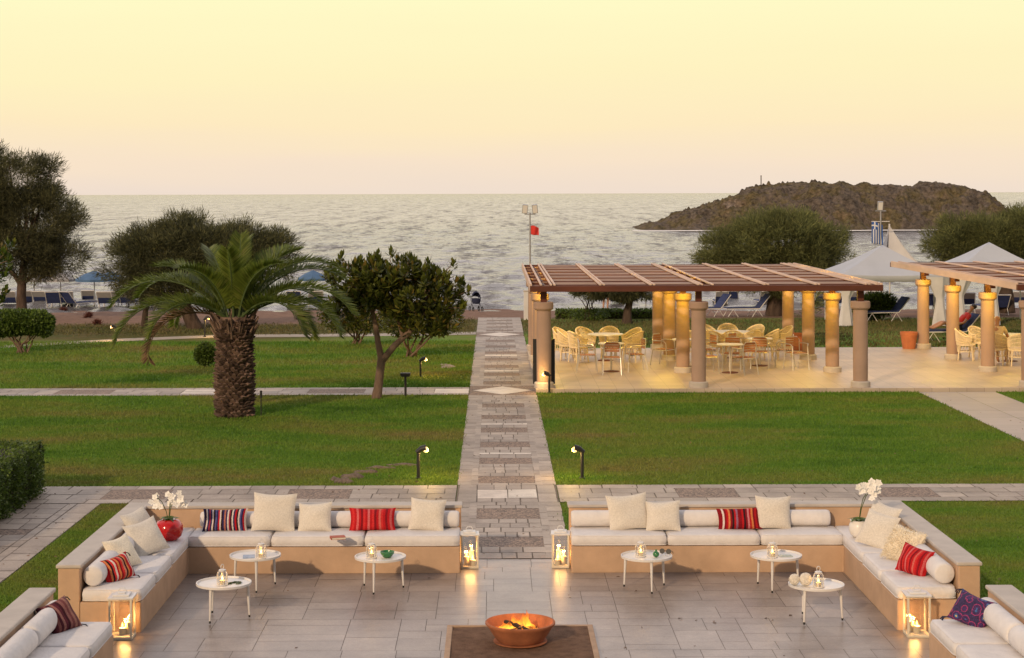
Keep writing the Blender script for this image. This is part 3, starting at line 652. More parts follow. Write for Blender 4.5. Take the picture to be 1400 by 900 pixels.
def bolster(p0, p1, r_, label):
    mb = MB(); p0, p1 = Vector(p0), Vector(p1); d = (p1 - p0).normalized(); L = (p1 - p0).length
    ts = [0, .0, .012, .04, L * .25, L * .5, L * .75, L - .04, L - .012, L, L]; rs = [.001, r_ * .82, r_ * .93, r_, r_, r_ * .985, r_, r_, r_ * .93, r_ * .82, .001]
    mb.tube([p0 + d * (t_ + 1e-4 * i) for i, t_ in enumerate(ts)], rs, 28, caps=False)
    o = mb.build('bolster', M['white_fabric'], None, True, ang=60)
    return tag(o, label, 'bolster', 'white bolsters along the bench backs')
SX = lambda x, rt: 0.53 - x if rt else x
for rt, side, pot in ((False, 'left', 'red pot'), (True, 'right', 'white pot')):
    b = [(-3.88, -2.83), (-2.83, -1.65), (-1.65, -0.44)]
    wh = {False: ('under the navy striped cushion', 'under the red book', 'at the path end'),
          True: ('in the back row beside the empty corner', 'under the dark red cushion', 'at the path end')}[rt]
    for (a, c), w_ in zip(b, wh):
        x0, x1 = sorted((SX(a, rt), SX(c, rt))); mattress(x0, x1, 22.14, 22.80, 'white seat cushion on the %s L-shaped bench %s' % (side, w_))
    for (y0, y1), w_ in zip(((19.19, 20.05), (20.05, 21.05), (21.05, 22.80)), ('at the arm end beside the lantern', 'in the middle of its arm', 'in the inner corner by the %s' % pot)):
        x0, x1 = sorted((SX(-4.53, rt), SX(-3.86, rt))); 
        mattress(x0, x1 , y0, y1, 'white seat cushion on the %s L-shaped bench %s' % (side, w_))
    for (y0, y1), w_ in zip(((16.8, 17.79), (15.65, 16.8)), ('under the patterned cushion', 'cut off by the picture edge')):
        x0, x1 = sorted((SX(-4.53, rt), SX(-3.86, rt))); mattress(x0, x1, y0, y1, 'white seat cushion on the %s bench nearest the camera, %s' % (side, w_))
    for (a, c), w_ in zip(((-3.80, -2.78), (-2.72, -1.62), (-1.56, -0.46)), ('nearest the corner pot', 'in the middle of the row', 'at the path end')):
        bolster((SX(a, rt), 22.71, .59), (SX(c, rt), 22.71, .59), .105, 'white bolster on the %s back bench, %s' % (side, w_))
    for (y0, y1), w_ in zip(((19.3, 20.42), (20.5, 21.6)), ('at the open end of the arm', 'further back behind the cream pillows')):
        bolster((SX(-4.42, rt), y0, .6), (SX(-4.42, rt), y1, .6), .117, 'white bolster along the %s L-shaped bench arm, %s' % (side, w_))
    for (y0, y1), w_ in zip(((16.62, 17.72), (15.4, 16.58)), ('behind the patterned cushion', 'closest to the picture edge')):
        bolster((SX(-4.42, rt), y0, .6), (SX(-4.42, rt), y1, .6), .117, 'white bolster on the %s bench nearest the camera, %s' % (side, w_))
# ---- loose pillows
def pillow(label, mat, loc, w, h, th=0.15, rz=0.0, lean=18, roll=0, group=None, tassel=None, fur=False, cat='pillow', name='pillow', swap=False):
    r = random.Random(hash_(label)); n = 18; vs = []; uvs = []; fs = []
    ph = [r.uniform(0, 6) for _ in range(6)]
    for sgn in (1, -1):
        for i in range(n + 1):
            for j in range(n + 1):
                u, v = -1 + 2 * i / n, -1 + 2 * j / n
                e = max(0.0, (1 - abs(u) ** 2.6) * (1 - abs(v) ** 2.6)) ** 0.55
                wr = 1 + .10 * math.sin(3.1 * u + ph[0] + 1.5 * v) + .08 * math.sin(5 * v + ph[1] - 2 * u)
                x = w / 2 * u * (1 - .075 * (1 - v * v)) ; z = h / 2 * v * (1 - .075 * (1 - u * u)) - .02 * h * (1 - u * u) * max(0, v)
                y = sgn * (th / 2 * e * wr) + .012 * math.sin(2 * u + ph[2]) * v
                vs.append((x, y, z + h / 2)); uvs.append(((u + 1) / 2, (v + 1) / 2) if not swap else ((v + 1) / 2, (u + 1) / 2))
    m = (n + 1) ** 2
    for s in (0, 1):
        for i in range(n):
            for j in range(n):
                a = s * m + i * (n + 1) + j; q = (a, a + 1, a + n + 2, a + n + 1)
                fs.append(q if s == 0 else tuple(reversed(q)))
    o = npmesh(name, vs, fs, M[mat], None, True, uv=uvs)
    o.rotation_euler = Matrix.Rotation(rz, 4, 'Z').to_euler()
    o.matrix_world = Matrix.Translation(loc) @ Matrix.Rotation(rz, 4, 'Z') @ Matrix.Rotation(math.radians(-lean), 4, 'X') @ Matrix.Rotation(math.radians(roll), 4, 'Y')
    tag(o, label, cat, group)
    if tassel:
        mb = MB()
        for sx in (-1, 1):
            for z in (0.01, h - .01):
                for k in range(5):
                    a = r.uniform(-.6, .6)
                    mb.tube([(sx * w * .485, 0, z), (sx * (w * .5 + .03) + a * .02, a * .02, z - .02), (sx * (w * .5 + .035) + a * .03, a * .03, z - .055)], .005, 5)
        mb.build('tassel', M[tassel], o)
    if fur:
        V = np.array(vs); k = 5200; idx = RNG.integers(0, len(V), k); Pp = V[idx] + RNG.normal(0, .012, (k, 3)) * np.array([1, .3, 1]); nrm = np.where(idx < m, 1.0, -1.0)
        D = RNG.normal(0, .6, (k, 3)); D[:, 1] += nrm * 1.0; D[:, 2] -= .6; D /= np.linalg.norm(D, axis=1)[:, None]
        S = np.cross(D, RNG.normal(0, 1, (k, 3))); S /= np.linalg.norm(S, axis=1)[:, None]
        T = np.stack([Pp - S * .004, Pp + S * .004, Pp + D * RNG.uniform(.015, .032, (k, 1))], 1).reshape(-1, 3)
        npmesh('fur', T, np.arange(3 * k).reshape(k, 3), M['cream_linen'], o)
    return o
def hash_(s):
    v = 7
    for ch in s: v = (v * 31 + ord(ch)) % 1000003
    return v
G1, G2 = 'square linen pillows', 'striped rectangular cushions'
def backp(label, mat, px, w, h, Y=22.5, **k):
    x = atd(px, 730, Y)[0]; return pillow(label, mat, (x, Y, .482), w, h, **k)
backp('large white linen pillow between the navy striped cushion and a smaller pillow', 'linen', 373, .56, .50, 22.44, lean=20, roll=3, group=G1, rz=.05)
backp('small white linen pillow between the largest pillow and the red book', 'linen', 430, .44, .38, 22.43, lean=24, roll=-3, group=G1, rz=-.12)
backp('bright red striped cushion on the left back bench', 'red_stripes', 509, .60, .30, 22.48, lean=24, th=.17, group=G2, rz=.03)
backp('white linen pillow at the path end of the left back bench', 'linen', 582, .46, .42, 22.46, lean=22, roll=4, group=G1, rz=-.05)
backp('navy and cream striped cushion on the left back bench', 'navy_stripes', 307, .58, .30, 22.46, lean=24, th=.17, group=G2, rz=.02)
backp('large cream linen pillow standing at the path end of the right back bench', 'linen', 862, .54, .47, 22.47, lean=20, roll=-4, group=G1, rz=.12)
backp('smaller cream pillow overlapping the largest pillow on the right back bench', 'linen', 907, .45, .40, 22.40, lean=26, roll=-3, group=G1, rz=-.16)
backp('dark red cushion with orange and pale stripes on the right back bench', 'dark_red_stripes', 1012, .57, .285, 22.48, lean=24, th=.18, roll=-2, group=G2)
backp('white linen pillow tucked behind the dark red striped cushion', 'linen', 1058, .46, .43, 22.50, lean=18, roll=2, group=G1, rz=.05)
def pw(px, py): return at(px, py, .482)
def armp(label, mat, px, py, w, h, rz, lean, **k):
    x, y, z = pw(px, py); return pillow(label, mat, (x, y, z), w, h, rz=rz, lean=lean, **k)
armp('white linen pillow leaning in the left bench corner against the wall', 'linen', 208, 745, .50, .50, 1.05, 34, group=G1, roll=-8)
armp('white linen pillow in front of another beside the red apple pot', 'linen', 212, 757, .48, .46, .75, 36, group=G1, roll=-10)
armp('cream textured pillow behind the orange striped cushion on the left arm', 'cream_linen', 177, 777, .46, .40, 1.05, 32, group=G1, roll=-4)
armp('orange and red striped cushion on the left bench arm', 'orange_stripes', 167, 794, .40, .30, .82, 30, group=G2, th=.2, tassel='black_metal', roll=-8)
armp('white linen pillow at the back of the right bench corner beside the orchid', 'linen', 1191, 738, .50, .50, -.95, 30, group=G1, roll=8)
armp('white linen pillow leaning in front of another in the right bench corner', 'linen', 1190, 748, .46, .46, -.7, 30, group=G1, roll=10)
armp('long haired cream fur pillow on the right bench arm', 'cream_linen', 1226, 768, .48, .42, -.9, 28, group=G1, fur=True, roll=8, th=.2)
armp('bright red cushion with pale stripes beside the shaggy pillow on the right arm', 'red_stripes', 1243, 786, .40, .34, -.75, 26, group=G2, th=.24, roll=10, swap=False)
armp('maroon striped cushion with pale bands on the near left bench', 'maroon_stripes', 94, 863, .38, .36, .85, 42, group=G2, th=.18, tassel='black_metal', roll=-10)
armp('purple embroidered cushion with bright medallions on the near right bench', 'purple_embroidery', 1318, 855, .42, .34, -.72, 34, th=.2, tassel='navy_cloth', roll=14, cat='pillow')
# ---- book
bx, by, bz = at(462, 737, .485); bk = thing('book', 'closed red paperback book lying on the left back bench', 'book', (bx, by, .487), .25)
mb = MB(); mb.box(-.085, .085, -.065, .065, .003, .027); mb.build('pages', M['paper'], bk)
mb = MB(); mb.box(-.09, .09, -.07, .07, .0, .003); mb.box(-.09, .09, -.07, .07, .0271, .031); mb.box(-.093, -.0901, -.07, .07, 0, .031); mb.build('cover', M['book_red'], bk, bevel=.001)
# ================================================================== LOW TABLES AND WHAT STANDS ON THEM
def low_table():
    t = thing('side_table', '', 'table', (0, 0, 0), 0, 'round white tray tables on the patio'); R_ = .31
    mb = MB(); mb.lathe([(.001, .385), (R_ - .02, .385), (R_, .39), (R_, .415), (R_ - .010, .415), (R_ - .014, .397), (.001, .397)], 48, closed=False); mb.build('table_top', M['white_paint'], t, True, ang=30)
    for k in range(3):
        a = k * 2 * PI / 3 + .2; mb = MB(); c, s_ = math.cos(a), math.sin(a)
        mb.tube([(c * .265, s_ * .265, .387), (c * .275, s_ * .275, .2), (c * .285, s_ * .285, .035)], [.019, .014, .010], 10)
        lg = mb.build('leg', M['white_paint'], t, True)
        mb = MB(); mb.tube([(c * .285, s_ * .285, .036), (c * .286, s_ * .286, .010)], [.0115, .011], 10); mb.build('foot', M['black_metal'], lg, True)
    return t
def jar():
    t = thing('candle_jar', '', 'lantern', (0, 0, 0), 0, 'small glass candle jars on the tray tables')
    mb = MB(); mb.lathe([(.055, .004), (.062, .012), (.062, .115), (.050, .145), (.036, .155)], 20, closed=False); mb.build('glass_body', M['jar_glass'], t, True)
    mb = MB(); mb.lathe([(.001, .0), (.060, .0), (.064, .005), (.064, .012), (.001, .012)], 20, closed=False); mb.lathe([(.037, .153), (.040, .158), (.040, .172), (.020, .180), (.001, .182)], 20, closed=False)
    for k in range(6):
        a = k * PI / 3; c, s_ = math.cos(a), math.sin(a); mb.tube([(c * .0635, s_ * .0635, .01), (c * .0635, s_ * .0635, .115), (c * .051, s_ * .051, .146), (c * .039, s_ * .039, .158)], .0028, 5)
    mb.build('cage', M['white_paint'], t, True)
    mb = MB(); mb.tube([(.022 * math.cos(a), 0, .205 + .027 * math.sin(a)) for a in np.linspace(0, 2 * PI, 17)], .004, 6); mb.build('ring_handle', M['white_paint'], t, True)
    mb = MB(); mb.lathe([(.001, .012), (.030, .012), (.030, .052), (.001, .055)], 16, closed=False); cd = mb.build('candle', M['wax'], t, True)
    mb = MB(); mb.lathe([(.001, .056), (.009, .066), (.010, .074), (.005, .090), (.0005, .104)], 10, closed=False); mb.build('flame', M['candle_glow'], cd, True)
    l = bpy.data.lights.new('candle_light', 'POINT'); l.energy = 0.55; l.color = (1, .58, .2); l.shadow_soft_size = .02
    lo = bpy.data.objects.new('candle_light', l); COL.objects.link(lo); lo.location = (0, 0, .09); lo.parent = t
    return t
tp, jp = low_table(), jar()
tabs = [((349, 761), .5, 'round white tray table by the left bench with a blue magazine on it', (357, 763), 'glass candle jar glowing beside the blue magazine'),
        ((306, 799), 2.0, 'round white tray table nearest the left bench arm with green sprigs on it', (304, 800), 'glass candle jar glowing beside the green sprigs'),
        ((520, 763), .1, 'round white tray table with a green bowl on it', (508, 763), 'glass candle jar glowing beside the green bowl'),
        ((884, 762), 2.55, 'round white tray table with a green bottle ball and sunglasses on it', (876, 761), 'glass candle jar glowing beside the small green glass ball'),
        ((1061, 761), .0, 'round white tray table with a grey tray by the right back bench', (1056, 762), 'glass candle jar glowing beside the grey tray'),
        ((1116, 801), 1.75, 'round white tray table with two woven balls on it', (1119, 803), 'glass candle jar glowing beside two woven balls')]
TC = []
for i, (p, rz, lab, jpx, jl) in enumerate(tabs):
    o = tp if i == 0 else copy_tree(tp); x, y, _ = at(p[0], p[1], .40); o.location = (x, y, .012); o.rotation_euler = (0, 0, rz); o['label'] = lab; TC.append((x, y))
    j = jp if i == 0 else copy_tree(jp); x, y, _ = at(jpx[0], jpx[1], .41); j.location = (x, y, .4105); j.rotation_euler = (0, 0, rz * 2); j['label'] = jl
TT = .4095
x, y = TC[0]; mb = MB(); mb.box(-.07, .07, -.10, .10, 0, .006); o = mb.build('magazine', M['magazine'], None, bevel=.001); o.location = (x - .07, y - .06, TT); o.rotation_euler = (0, 0, .12); tag(o, 'folded blue and white magazine lying on a tray table', 'magazine')
x, y = TC[1]; mb = MB(); r = random.Random(5)
for k in range(16):
    a = r.uniform(0, 6.28); c = Vector((r.uniform(-.07, .07), r.uniform(-.05, .05), .006)); dx = Vector((math.cos(a), math.sin(a), .15)) * .04; n_ = Vector((-math.sin(a), math.cos(a), 0)) * .013
    mb.add([c - dx, c + n_ + Vector((0, 0, .008)), c + dx, c - n_ + Vector((0, 0, .008))], [(0, 1, 2, 3)])
mb.tube([(-.08, -.02, .004), (0, 0, .006), (.08, .03, .004)], .003, 5); o = mb.build('herb_sprig', M['bright_leaf']); o.location = (x + .12, y, TT); tag(o, 'small green leafy sprigs lying on a tray table', 'sprig')
x, y = TC[2]; mb = MB(); mb.lathe([(.03, 0), (.05, .006), (.085, .055), (.088, .075), (.082, .075), (.078, .055), (.045, .014), (.001, .012)], 28, closed=False); o = mb.build('bowl', M['green_glaze'], None, True); o.location = (x + .085, y - .02, TT); tag(o, 'dark green glazed bowl on a tray table', 'bowl')
x, y = TC[3]; mb = MB(); mb.ball((0, 0, .038), .04, 16, 0, .95); mb.lathe([(.012, .07), (.012, .085), (.016, .09)], 12, closed=False)
o = mb.build('glass_vase', M['green_glaze'], None, True); o.location = (x + .11, y - .045, TT); tag(o, 'small round green glass vase on a tray table', 'vase')
g = thing('sunglasses', 'dark sunglasses lying on a small clear stand on a tray table', 'sunglasses', (x + .23, y + .03, TT), -.35)
for sx in (-1, 1):
    mb = MB(); mb.lathe([(.001, -.004), (.032, -.004), (.032, .004), (.001, .004)], 14, closed=False)
    o = mb.build('lens', M['black_metal'], g, True); o.matrix_local = Matrix.Translation((sx * .04, 0, .055)) @ Matrix.Rotation(1.2, 4, 'X')
mb = MB(); mb.tube([(-.07, .0, .065), (-.074, .05, .05), (-.07, .11, .012)], .004, 5); mb.tube([(.07, .0, .065), (.074, .05, .05), (.07, .11, .012)], .004, 5); mb.tube([(-.012, 0, .062), (.012, 0, .062)], .004, 5); mb.build('temple', M['black_metal'], g)
mb = MB(); mb.lathe([(.03, 0), (.03, .004), (.006, .008), (.006, .03), (.028, .045), (.03, .05)], 14, closed=False); mb.build('stand', M['jar_glass'], g, True)
x, y = TC[4]; mb = MB(); mb.box(-.08, .08, -.055, .055, 0, .012); mb.box(-.06, .06, -.04, .04, .0121, .02); o = mb.build('tray', M['tray_grey'], None, bevel=.004); o.location = (x + .11, y - .03, TT); o.rotation_euler = (0, 0, .1); tag(o, 'small grey tray on a white table by the right bench', 'tray')
x, y = TC[5]
for k, (dx, dy, r_, lab) in enumerate(((-.245, .0, .058, 'smaller woven rope ball at the rim of a tray table'), (-.125, -.035, .068, 'larger woven rope ball next to the candle jar'))):
    mb = MB(); mb.ball((0, 0, r_), r_, 22)
    for q in range(14):
        ax = Vector((math.sin(q * 2.1), math.cos(q * 1.3), math.sin(q * .9 + 1))).normalized(); u = ax.orthogonal().normalized(); v = ax.cross(u)
        mb.tube([Vector((0, 0, r_)) + (u * math.cos(a) + v * math.sin(a)) * (r_ + .001) for a in np.linspace(0, 2 * PI, 25)], .004, 5)
    o = mb.build('woven_ball', M['rope_ball'], None, True); o.location = (x + dx, y + dy, TT + .004); tag(o, lab, 'ball', 'woven balls on the tray table')
# ---- tall lanterns
def lantern(label, loc, rz, wide, high, candles):
    t = thing('candle_lantern', label, 'lantern', loc, rz, 'tall candle lanterns on the patio floor'); h = wide / 2; p = .011
    mb = MB(); mb.box(-h, h, -h, h, 0, .03); mb.build('base', M['lantern_wood'], t, bevel=.004)
    mb = MB(); mb.box(-h - .012, h + .012, -h - .012, h + .012, high - .055, high - .035); mb.box(-h * .7, h * .7, -h * .7, h * .7, high - .0345, high - .012); mb.box(-h * .3, h * .3, -h * .3, h * .3, high - .0115, high); mb.build('roof', M['white_paint'], t, bevel=.004)
    mb = MB(); mb.tube([(-.04, 0, high - .004), (-.04, 0, high + .02), (-.02, 0, high + .045), (.02, 0, high + .045), (.04, 0, high + .02), (.04, 0, high - .004)], .005, 6); mb.build('handle', M['white_paint'], t)
    for sx in (-1, 1):
        for sy in (-1, 1):
            mb = MB(); mb.box(sx * (h - p) - p, sx * (h - p) + p, sy * (h - p) - p, sy * (h - p) + p, .0305, high - .0555); mb.build('post', M['lantern_wood'], t, bevel=.002)
    for k in range(4):
        mb = MB(); mb.box(-h + 2 * p + .001, h - 2 * p - .001, h - p - .0015, h - p + .0015, .031, high - .056, mat=Matrix.Rotation(k * PI / 2, 4, 'Z')); mb.build('pane', M['glass'], t)
    for (cx, cy, r_, ch) in candles:
        mb = MB(); mb.lathe([(.001, .031), (r_, .031), (r_, .031 + ch), (r_ * .7, .028 + ch), (.001, .026 + ch)], 18, (cx, cy, 0), closed=False); c_ = mb.build('candle', M['wax'], t, True)
        mb = MB(); z = .03 + ch; mb.lathe([(.001, z), (.010, z + .014), (.013, z + .024), (.007, z + .042), (.0005, z + .062)], 10, (cx, cy, 0), closed=False); mb.build('flame', M['flame'], c_, True)
        l = bpy.data.lights.new('candle_light', 'POINT'); l.energy = 11 / len(candles); l.color = (1, .50, .14); l.shadow_soft_size = .02
        lo = bpy.data.objects.new('candle_light', l); COL.objects.link(lo); lo.location = (cx, cy, z + .03); lo.parent = t
c3 = [(-.035, .03, .035, .10), (.03, .035, .032, .17), (.04, -.035, .036, .07)]
lantern('pale candle lantern on the floor at the path end of the left bench', (-.325, 22.5, .0105), .05, .225, .475, c3)
lantern('pale candle lantern on the floor at the path end of the right bench', (.845, 22.52, .0105), -.06, .225, .475, [(-x_, y_, r_, h_) for x_, y_, r_, h_ in c3])
lantern('tall candle lantern on the floor against the end of the left bench arm', (-4.03, 18.98, .0105), .03, .25, .49, [(0, .01, .036, .07), (.05, .05, .03, .12)])
lantern('tall candle lantern on the floor against the end of the right bench arm', (4.56, 18.98, .0105), -.03, .25, .49, [(0, 0, .038, .07), (-.05, .05, .03, .11)])
# ---- fire bowl on its brown slab
t = thing('hearth_slab', 'square brown sand-filled hearth with a pale stone rim set in the patio', 'hearth', (.275, 18.55, .0105))
mb = MB(); h = .80
for a, b_, c, d_ in ((-h, h, h - .06, h), (-h, h, -h, -h + .06), (-h, -h + .06, -h + .0601, h - .0601), (h - .06, h, -h + .0601, h - .0601)): mb.box(a, b_, c, d_, 0, .035)
mb.build('rim', M['rim_stone'], t, bevel=.006)
V = []; n = 50
for i in range(n + 1):
    for j in range(n + 1):
        u, v = -1 + 2 * i / n, -1 + 2 * j / n; V.append((u * .739, v * .739, .022 + RNG.uniform(0, .006) + .006 * math.sin(u * 5) * math.sin(v * 4)))
npmesh('sand', V, [(i * (n + 1) + j, (i + 1) * (n + 1) + j, (i + 1) * (n + 1) + j + 1, i * (n + 1) + j + 1) for i in range(n) for j in range(n)], M['sandbox'], t, True)
fb = thing('fire_bowl', 'round terracotta fire bowl with burning logs on its saucer', 'fire bowl', (.268, 18.62, .038))
mb = MB(); mb.lathe([(.001, 0), (.27, 0), (.285, .012), (.285, .02), (.27, .02), (.001, .014)], 48, closed=False); mb.build('saucer', M['terracotta'], fb, True)
mb = MB(); mb.lathe([(.001, .0205), (.24, .0205), (.25, .03), (.30, .10), (.345, .175), (.372, .200), (.372, .218), (.352, .222), (.330, .19), (.285, .11), (.235, .062), (.001, .055)], 56, closed=False); mb.build('bowl', M['terracotta'], fb, True, ang=50)
r = random.Random(9)
for k in range(6):
    a = k * 1.05 + .3; mb = MB(); L = .17; c = Vector((r.uniform(-.05, .05), r.uniform(-.05, .05), .085 + .018 * k)); d_ = Vector((math.cos(a), math.sin(a), r.uniform(-.15, .2))) * L
    mb.tube([c - d_, c - d_ * .3 + Vector((0, 0, .01)), c + d_], [.022, .028, .02], 8); mb.build('log', M['log'], fb, True)
fm, t_, b_, o_ = mk('fire'); tcn = t_.nodes.new('ShaderNodeTexCoord'); sep = t_.nodes.new('ShaderNodeSeparateXYZ'); t_.links.new(tcn.outputs['UV'], sep.inputs[0])
ec = ramp(t_, sep.outputs[1], [(0.0, (1.0, .50, .07, 1)), (.45, (1.0, .33, .03, 1)), (1.0, (.8, .10, .01, 1))])
es = t_.nodes.new('ShaderNodeEmission'); t_.links.new(ec, es.inputs[0]); 
st = node(t_, 'ShaderNodeMapRange'); st.inputs['To Min'].default_value = 4.5; st.inputs['To Max'].default_value = 1.2; t_.links.new(sep.outputs[1], st.inputs[0]); t_.links.new(st.outputs[0], es.inputs[1])
trn = t_.nodes.new('ShaderNodeBsdfTransparent'); ms = t_.nodes.new('ShaderNodeMixShader')
nz = noise(t_, objco(t_, (1, 1, .5)), 24, 3); al = node(t_, 'ShaderNodeMath', operation='MULTIPLY_ADD'); t_.links.new(sep.outputs[1], al.inputs[0]); al.inputs[1].default_value = -.75; al.inputs[2].default_value = 1.0
a2 = node(t_, 'ShaderNodeMath', operation='MULTIPLY'); a2.use_clamp = True; t_.links.new(al.outputs[0], a2.inputs[0]); nr_ = node(t_, 'ShaderNodeMapRange'); nr_.inputs['From Min'].default_value = .35; nr_.inputs['From Max'].default_value = .6; t_.links.new(nz, nr_.inputs[0]); t_.links.new(nr_.outputs[0], a2.inputs[1])
t_.links.new(a2.outputs[0], ms.inputs[0]); t_.links.new(trn.outputs[0], ms.inputs[1]); t_.links.new(es.outputs[0], ms.inputs[2]); t_.links.new(ms.outputs[0], o_.inputs[0])
def tongue(x, y, h, r0, seed):
    rr = random.Random(seed); V = []; U = []; Fq = []; nk, na = 9, 10; ox = oy = 0
    for i in range(nk + 1):
        f = i / nk; rad = r0 * (math.sin(PI * min(1, .25 + f * .8)) ** .9) * (1 - f) ** .35 + .001; ox += rr.uniform(-.018, .018) * (f > .15); oy += rr.uniform(-.012, .012) * (f > .15)
        for j in range(na):
            a = 2 * PI * j / na; k = 1 + .25 * math.sin(3 * a + f * 4 + seed); V.append((x + ox + rad * k * math.cos(a), y + oy + rad * k * math.sin(a), .085 + f * h)); U.append((j / na, f))
    for i in range(nk):
        for j in range(na): Fq.append((i * na + j, i * na + (j + 1) % na, (i + 1) * na + (j + 1) % na, (i + 1) * na + j))
    return npmesh('flame', V, Fq, fm, fb, True, uv=U)
for k, (x, y, h, r0) in enumerate(((-.13, -.03, .16, .07), (-.07, .03, .23, .06), (-.19, .03, .13, .06), (.06, -.03, .24, .08), (.12, .03, .20, .065), (.0, .08, .17, .06), (.08, .07, .26, .045), (-.03, -.09, .12, .07), (.16, -.05, .12, .06), (-.20, -.04, .10, .06), (.02, -.1, .12, .06))): tongue(x, y, h, r0, k + 3)
l = bpy.data.lights.new('fire_light', 'POINT'); l.energy = 9; l.color = (1, .42, .09); l.shadow_soft_size = .1
lo = bpy.data.objects.new('fire_light', l); COL.objects.link(lo); lo.location = (0, 0, .2); lo.parent = fb
# ---- orchid pots
def petals(mb, c, n_, size, r):
    size = size * .8
    u = n_.orthogonal().normalized(); v = n_.cross(u); a0 = r.uniform(0, 6)
    for k in range(5):
        a = a0 + k * 2 * PI / 5; d_ = u * math.cos(a) + v * math.sin(a); w = n_.cross(d_); q = size * (1.0 if k % 2 else 1.15)
        mb.add([c, c + d_ * q * .55 + w * q * .42 + n_ * q * .12, c + d_ * q + n_ * q * .05, c + d_ * q * .55 - w * q * .42 + n_ * q * .12], [(0, 1, 2), (0, 2, 3)])
    mb.ball(c + n_ * size * .15, size * .18, 6)
def orchid(pot_name, label, loc, prof, mat, flowers, stems, lean):
    t = thing(pot_name, label, 'potted orchid', loc); r = random.Random(hash_(label))
    mb = MB(); mb.lathe(prof, 40, closed=False); mb.build('pot', M[mat], t, True, ang=60)
    ht = prof[-1][1]; mb = MB()
    for k in range(9):
        a = k * .75; d_ = Vector((math.cos(a), math.sin(a), 0)); s_ = Vector((-d_.y, d_.x, 0)) * .03; b_ = Vector((0, 0, ht)); 
        p1 = b_ + d_ * .07 + Vector((0, 0, .06)); p2 = b_ + d_ * .15 + Vector((0, 0, .05 - .03 * (k % 2)))
        mb.add([b_ - s_ * .4, b_ + s_ * .4, p1 + s_, p1 - s_, p2], [(0, 1, 2, 3), (3, 2, 4)])
    mb.build('leaf', M['hedge_leaf'], t, True)
    for sx, sy, hh in stems:
        mb = MB(); mb.tube([(0, 0, ht - .02), (sx * .2, sy * .2, ht + hh * .45), (sx * .55, sy * .5, ht + hh * .85), (sx * .9, sy, ht + hh)], .005, 6); mb.build('stem', M['stem_green'], t, True)
    for (fx, fy, fz, s_) in flowers:
        mb = MB()
        for k in range(2):
            n_ = Vector((r.uniform(-.5, .5), -1, r.uniform(-.1, .6))).normalized(); petals(mb, Vector((fx + r.uniform(-.04, .04), fy + r.uniform(-.03, .03), fz + r.uniform(-.03, .03))), n_, s_, r)
        mb.build('flower', M['petal'], t)
apple = [(.001, 0), (.10, .003), (.155, .05), (.178, .12), (.172, .19), (.135, .245), (.09, .262), (.055, .252), (.03, .232), (.001, .228)]
x, y, z = at(231, 741, .482)
orchid('orchid_pot', 'glossy red apple-shaped pot with white orchids in the left bench corner', (x - .02, y + .1, .484), apple, 'red_glaze',
       [(-.18, -.03, .49, .05), (-.15, 0, .56, .05), (-.12, -.05, .45, .055), (.02, -.02, .58, .05), (.07, 0, .53, .06), (.12, -.04, .48, .065), (.16, .02, .47, .06), (.13, 0, .57, .05), (.05, .03, .46, .06)], [(-.16, 0, .30), (.10, 0, .33), (.03, 0, .28)], 0)
urn = [(.001, 0), (.07, .003), (.105, .04), (.125, .10), (.118, .16), (.10, .20), (.108, .215), (.095, .215), (.085, .19), (.001, .18)]
x, y, z = at(1172, 736, .482)
orchid('orchid_pot', 'white glazed pot with a round head of white orchids in the right bench corner', (x + .03, y + .05, .484), urn, 'white_glaze',
       [(.02, 0, .60, .06), (.09, -.02, .66, .06), (.15, 0, .69, .06), (.21, -.02, .66, .06), (.27, .02, .62, .06), (.12, -.05, .59, .06), (.19, -.04, .57, .065), (.14, .05, .64, .06), (.24, .04, .56, .05), (.07, .03, .55, .05), (.16, -.06, .52, .05)], [(.10, 0, .36), (.17, 0, .40)], 0)
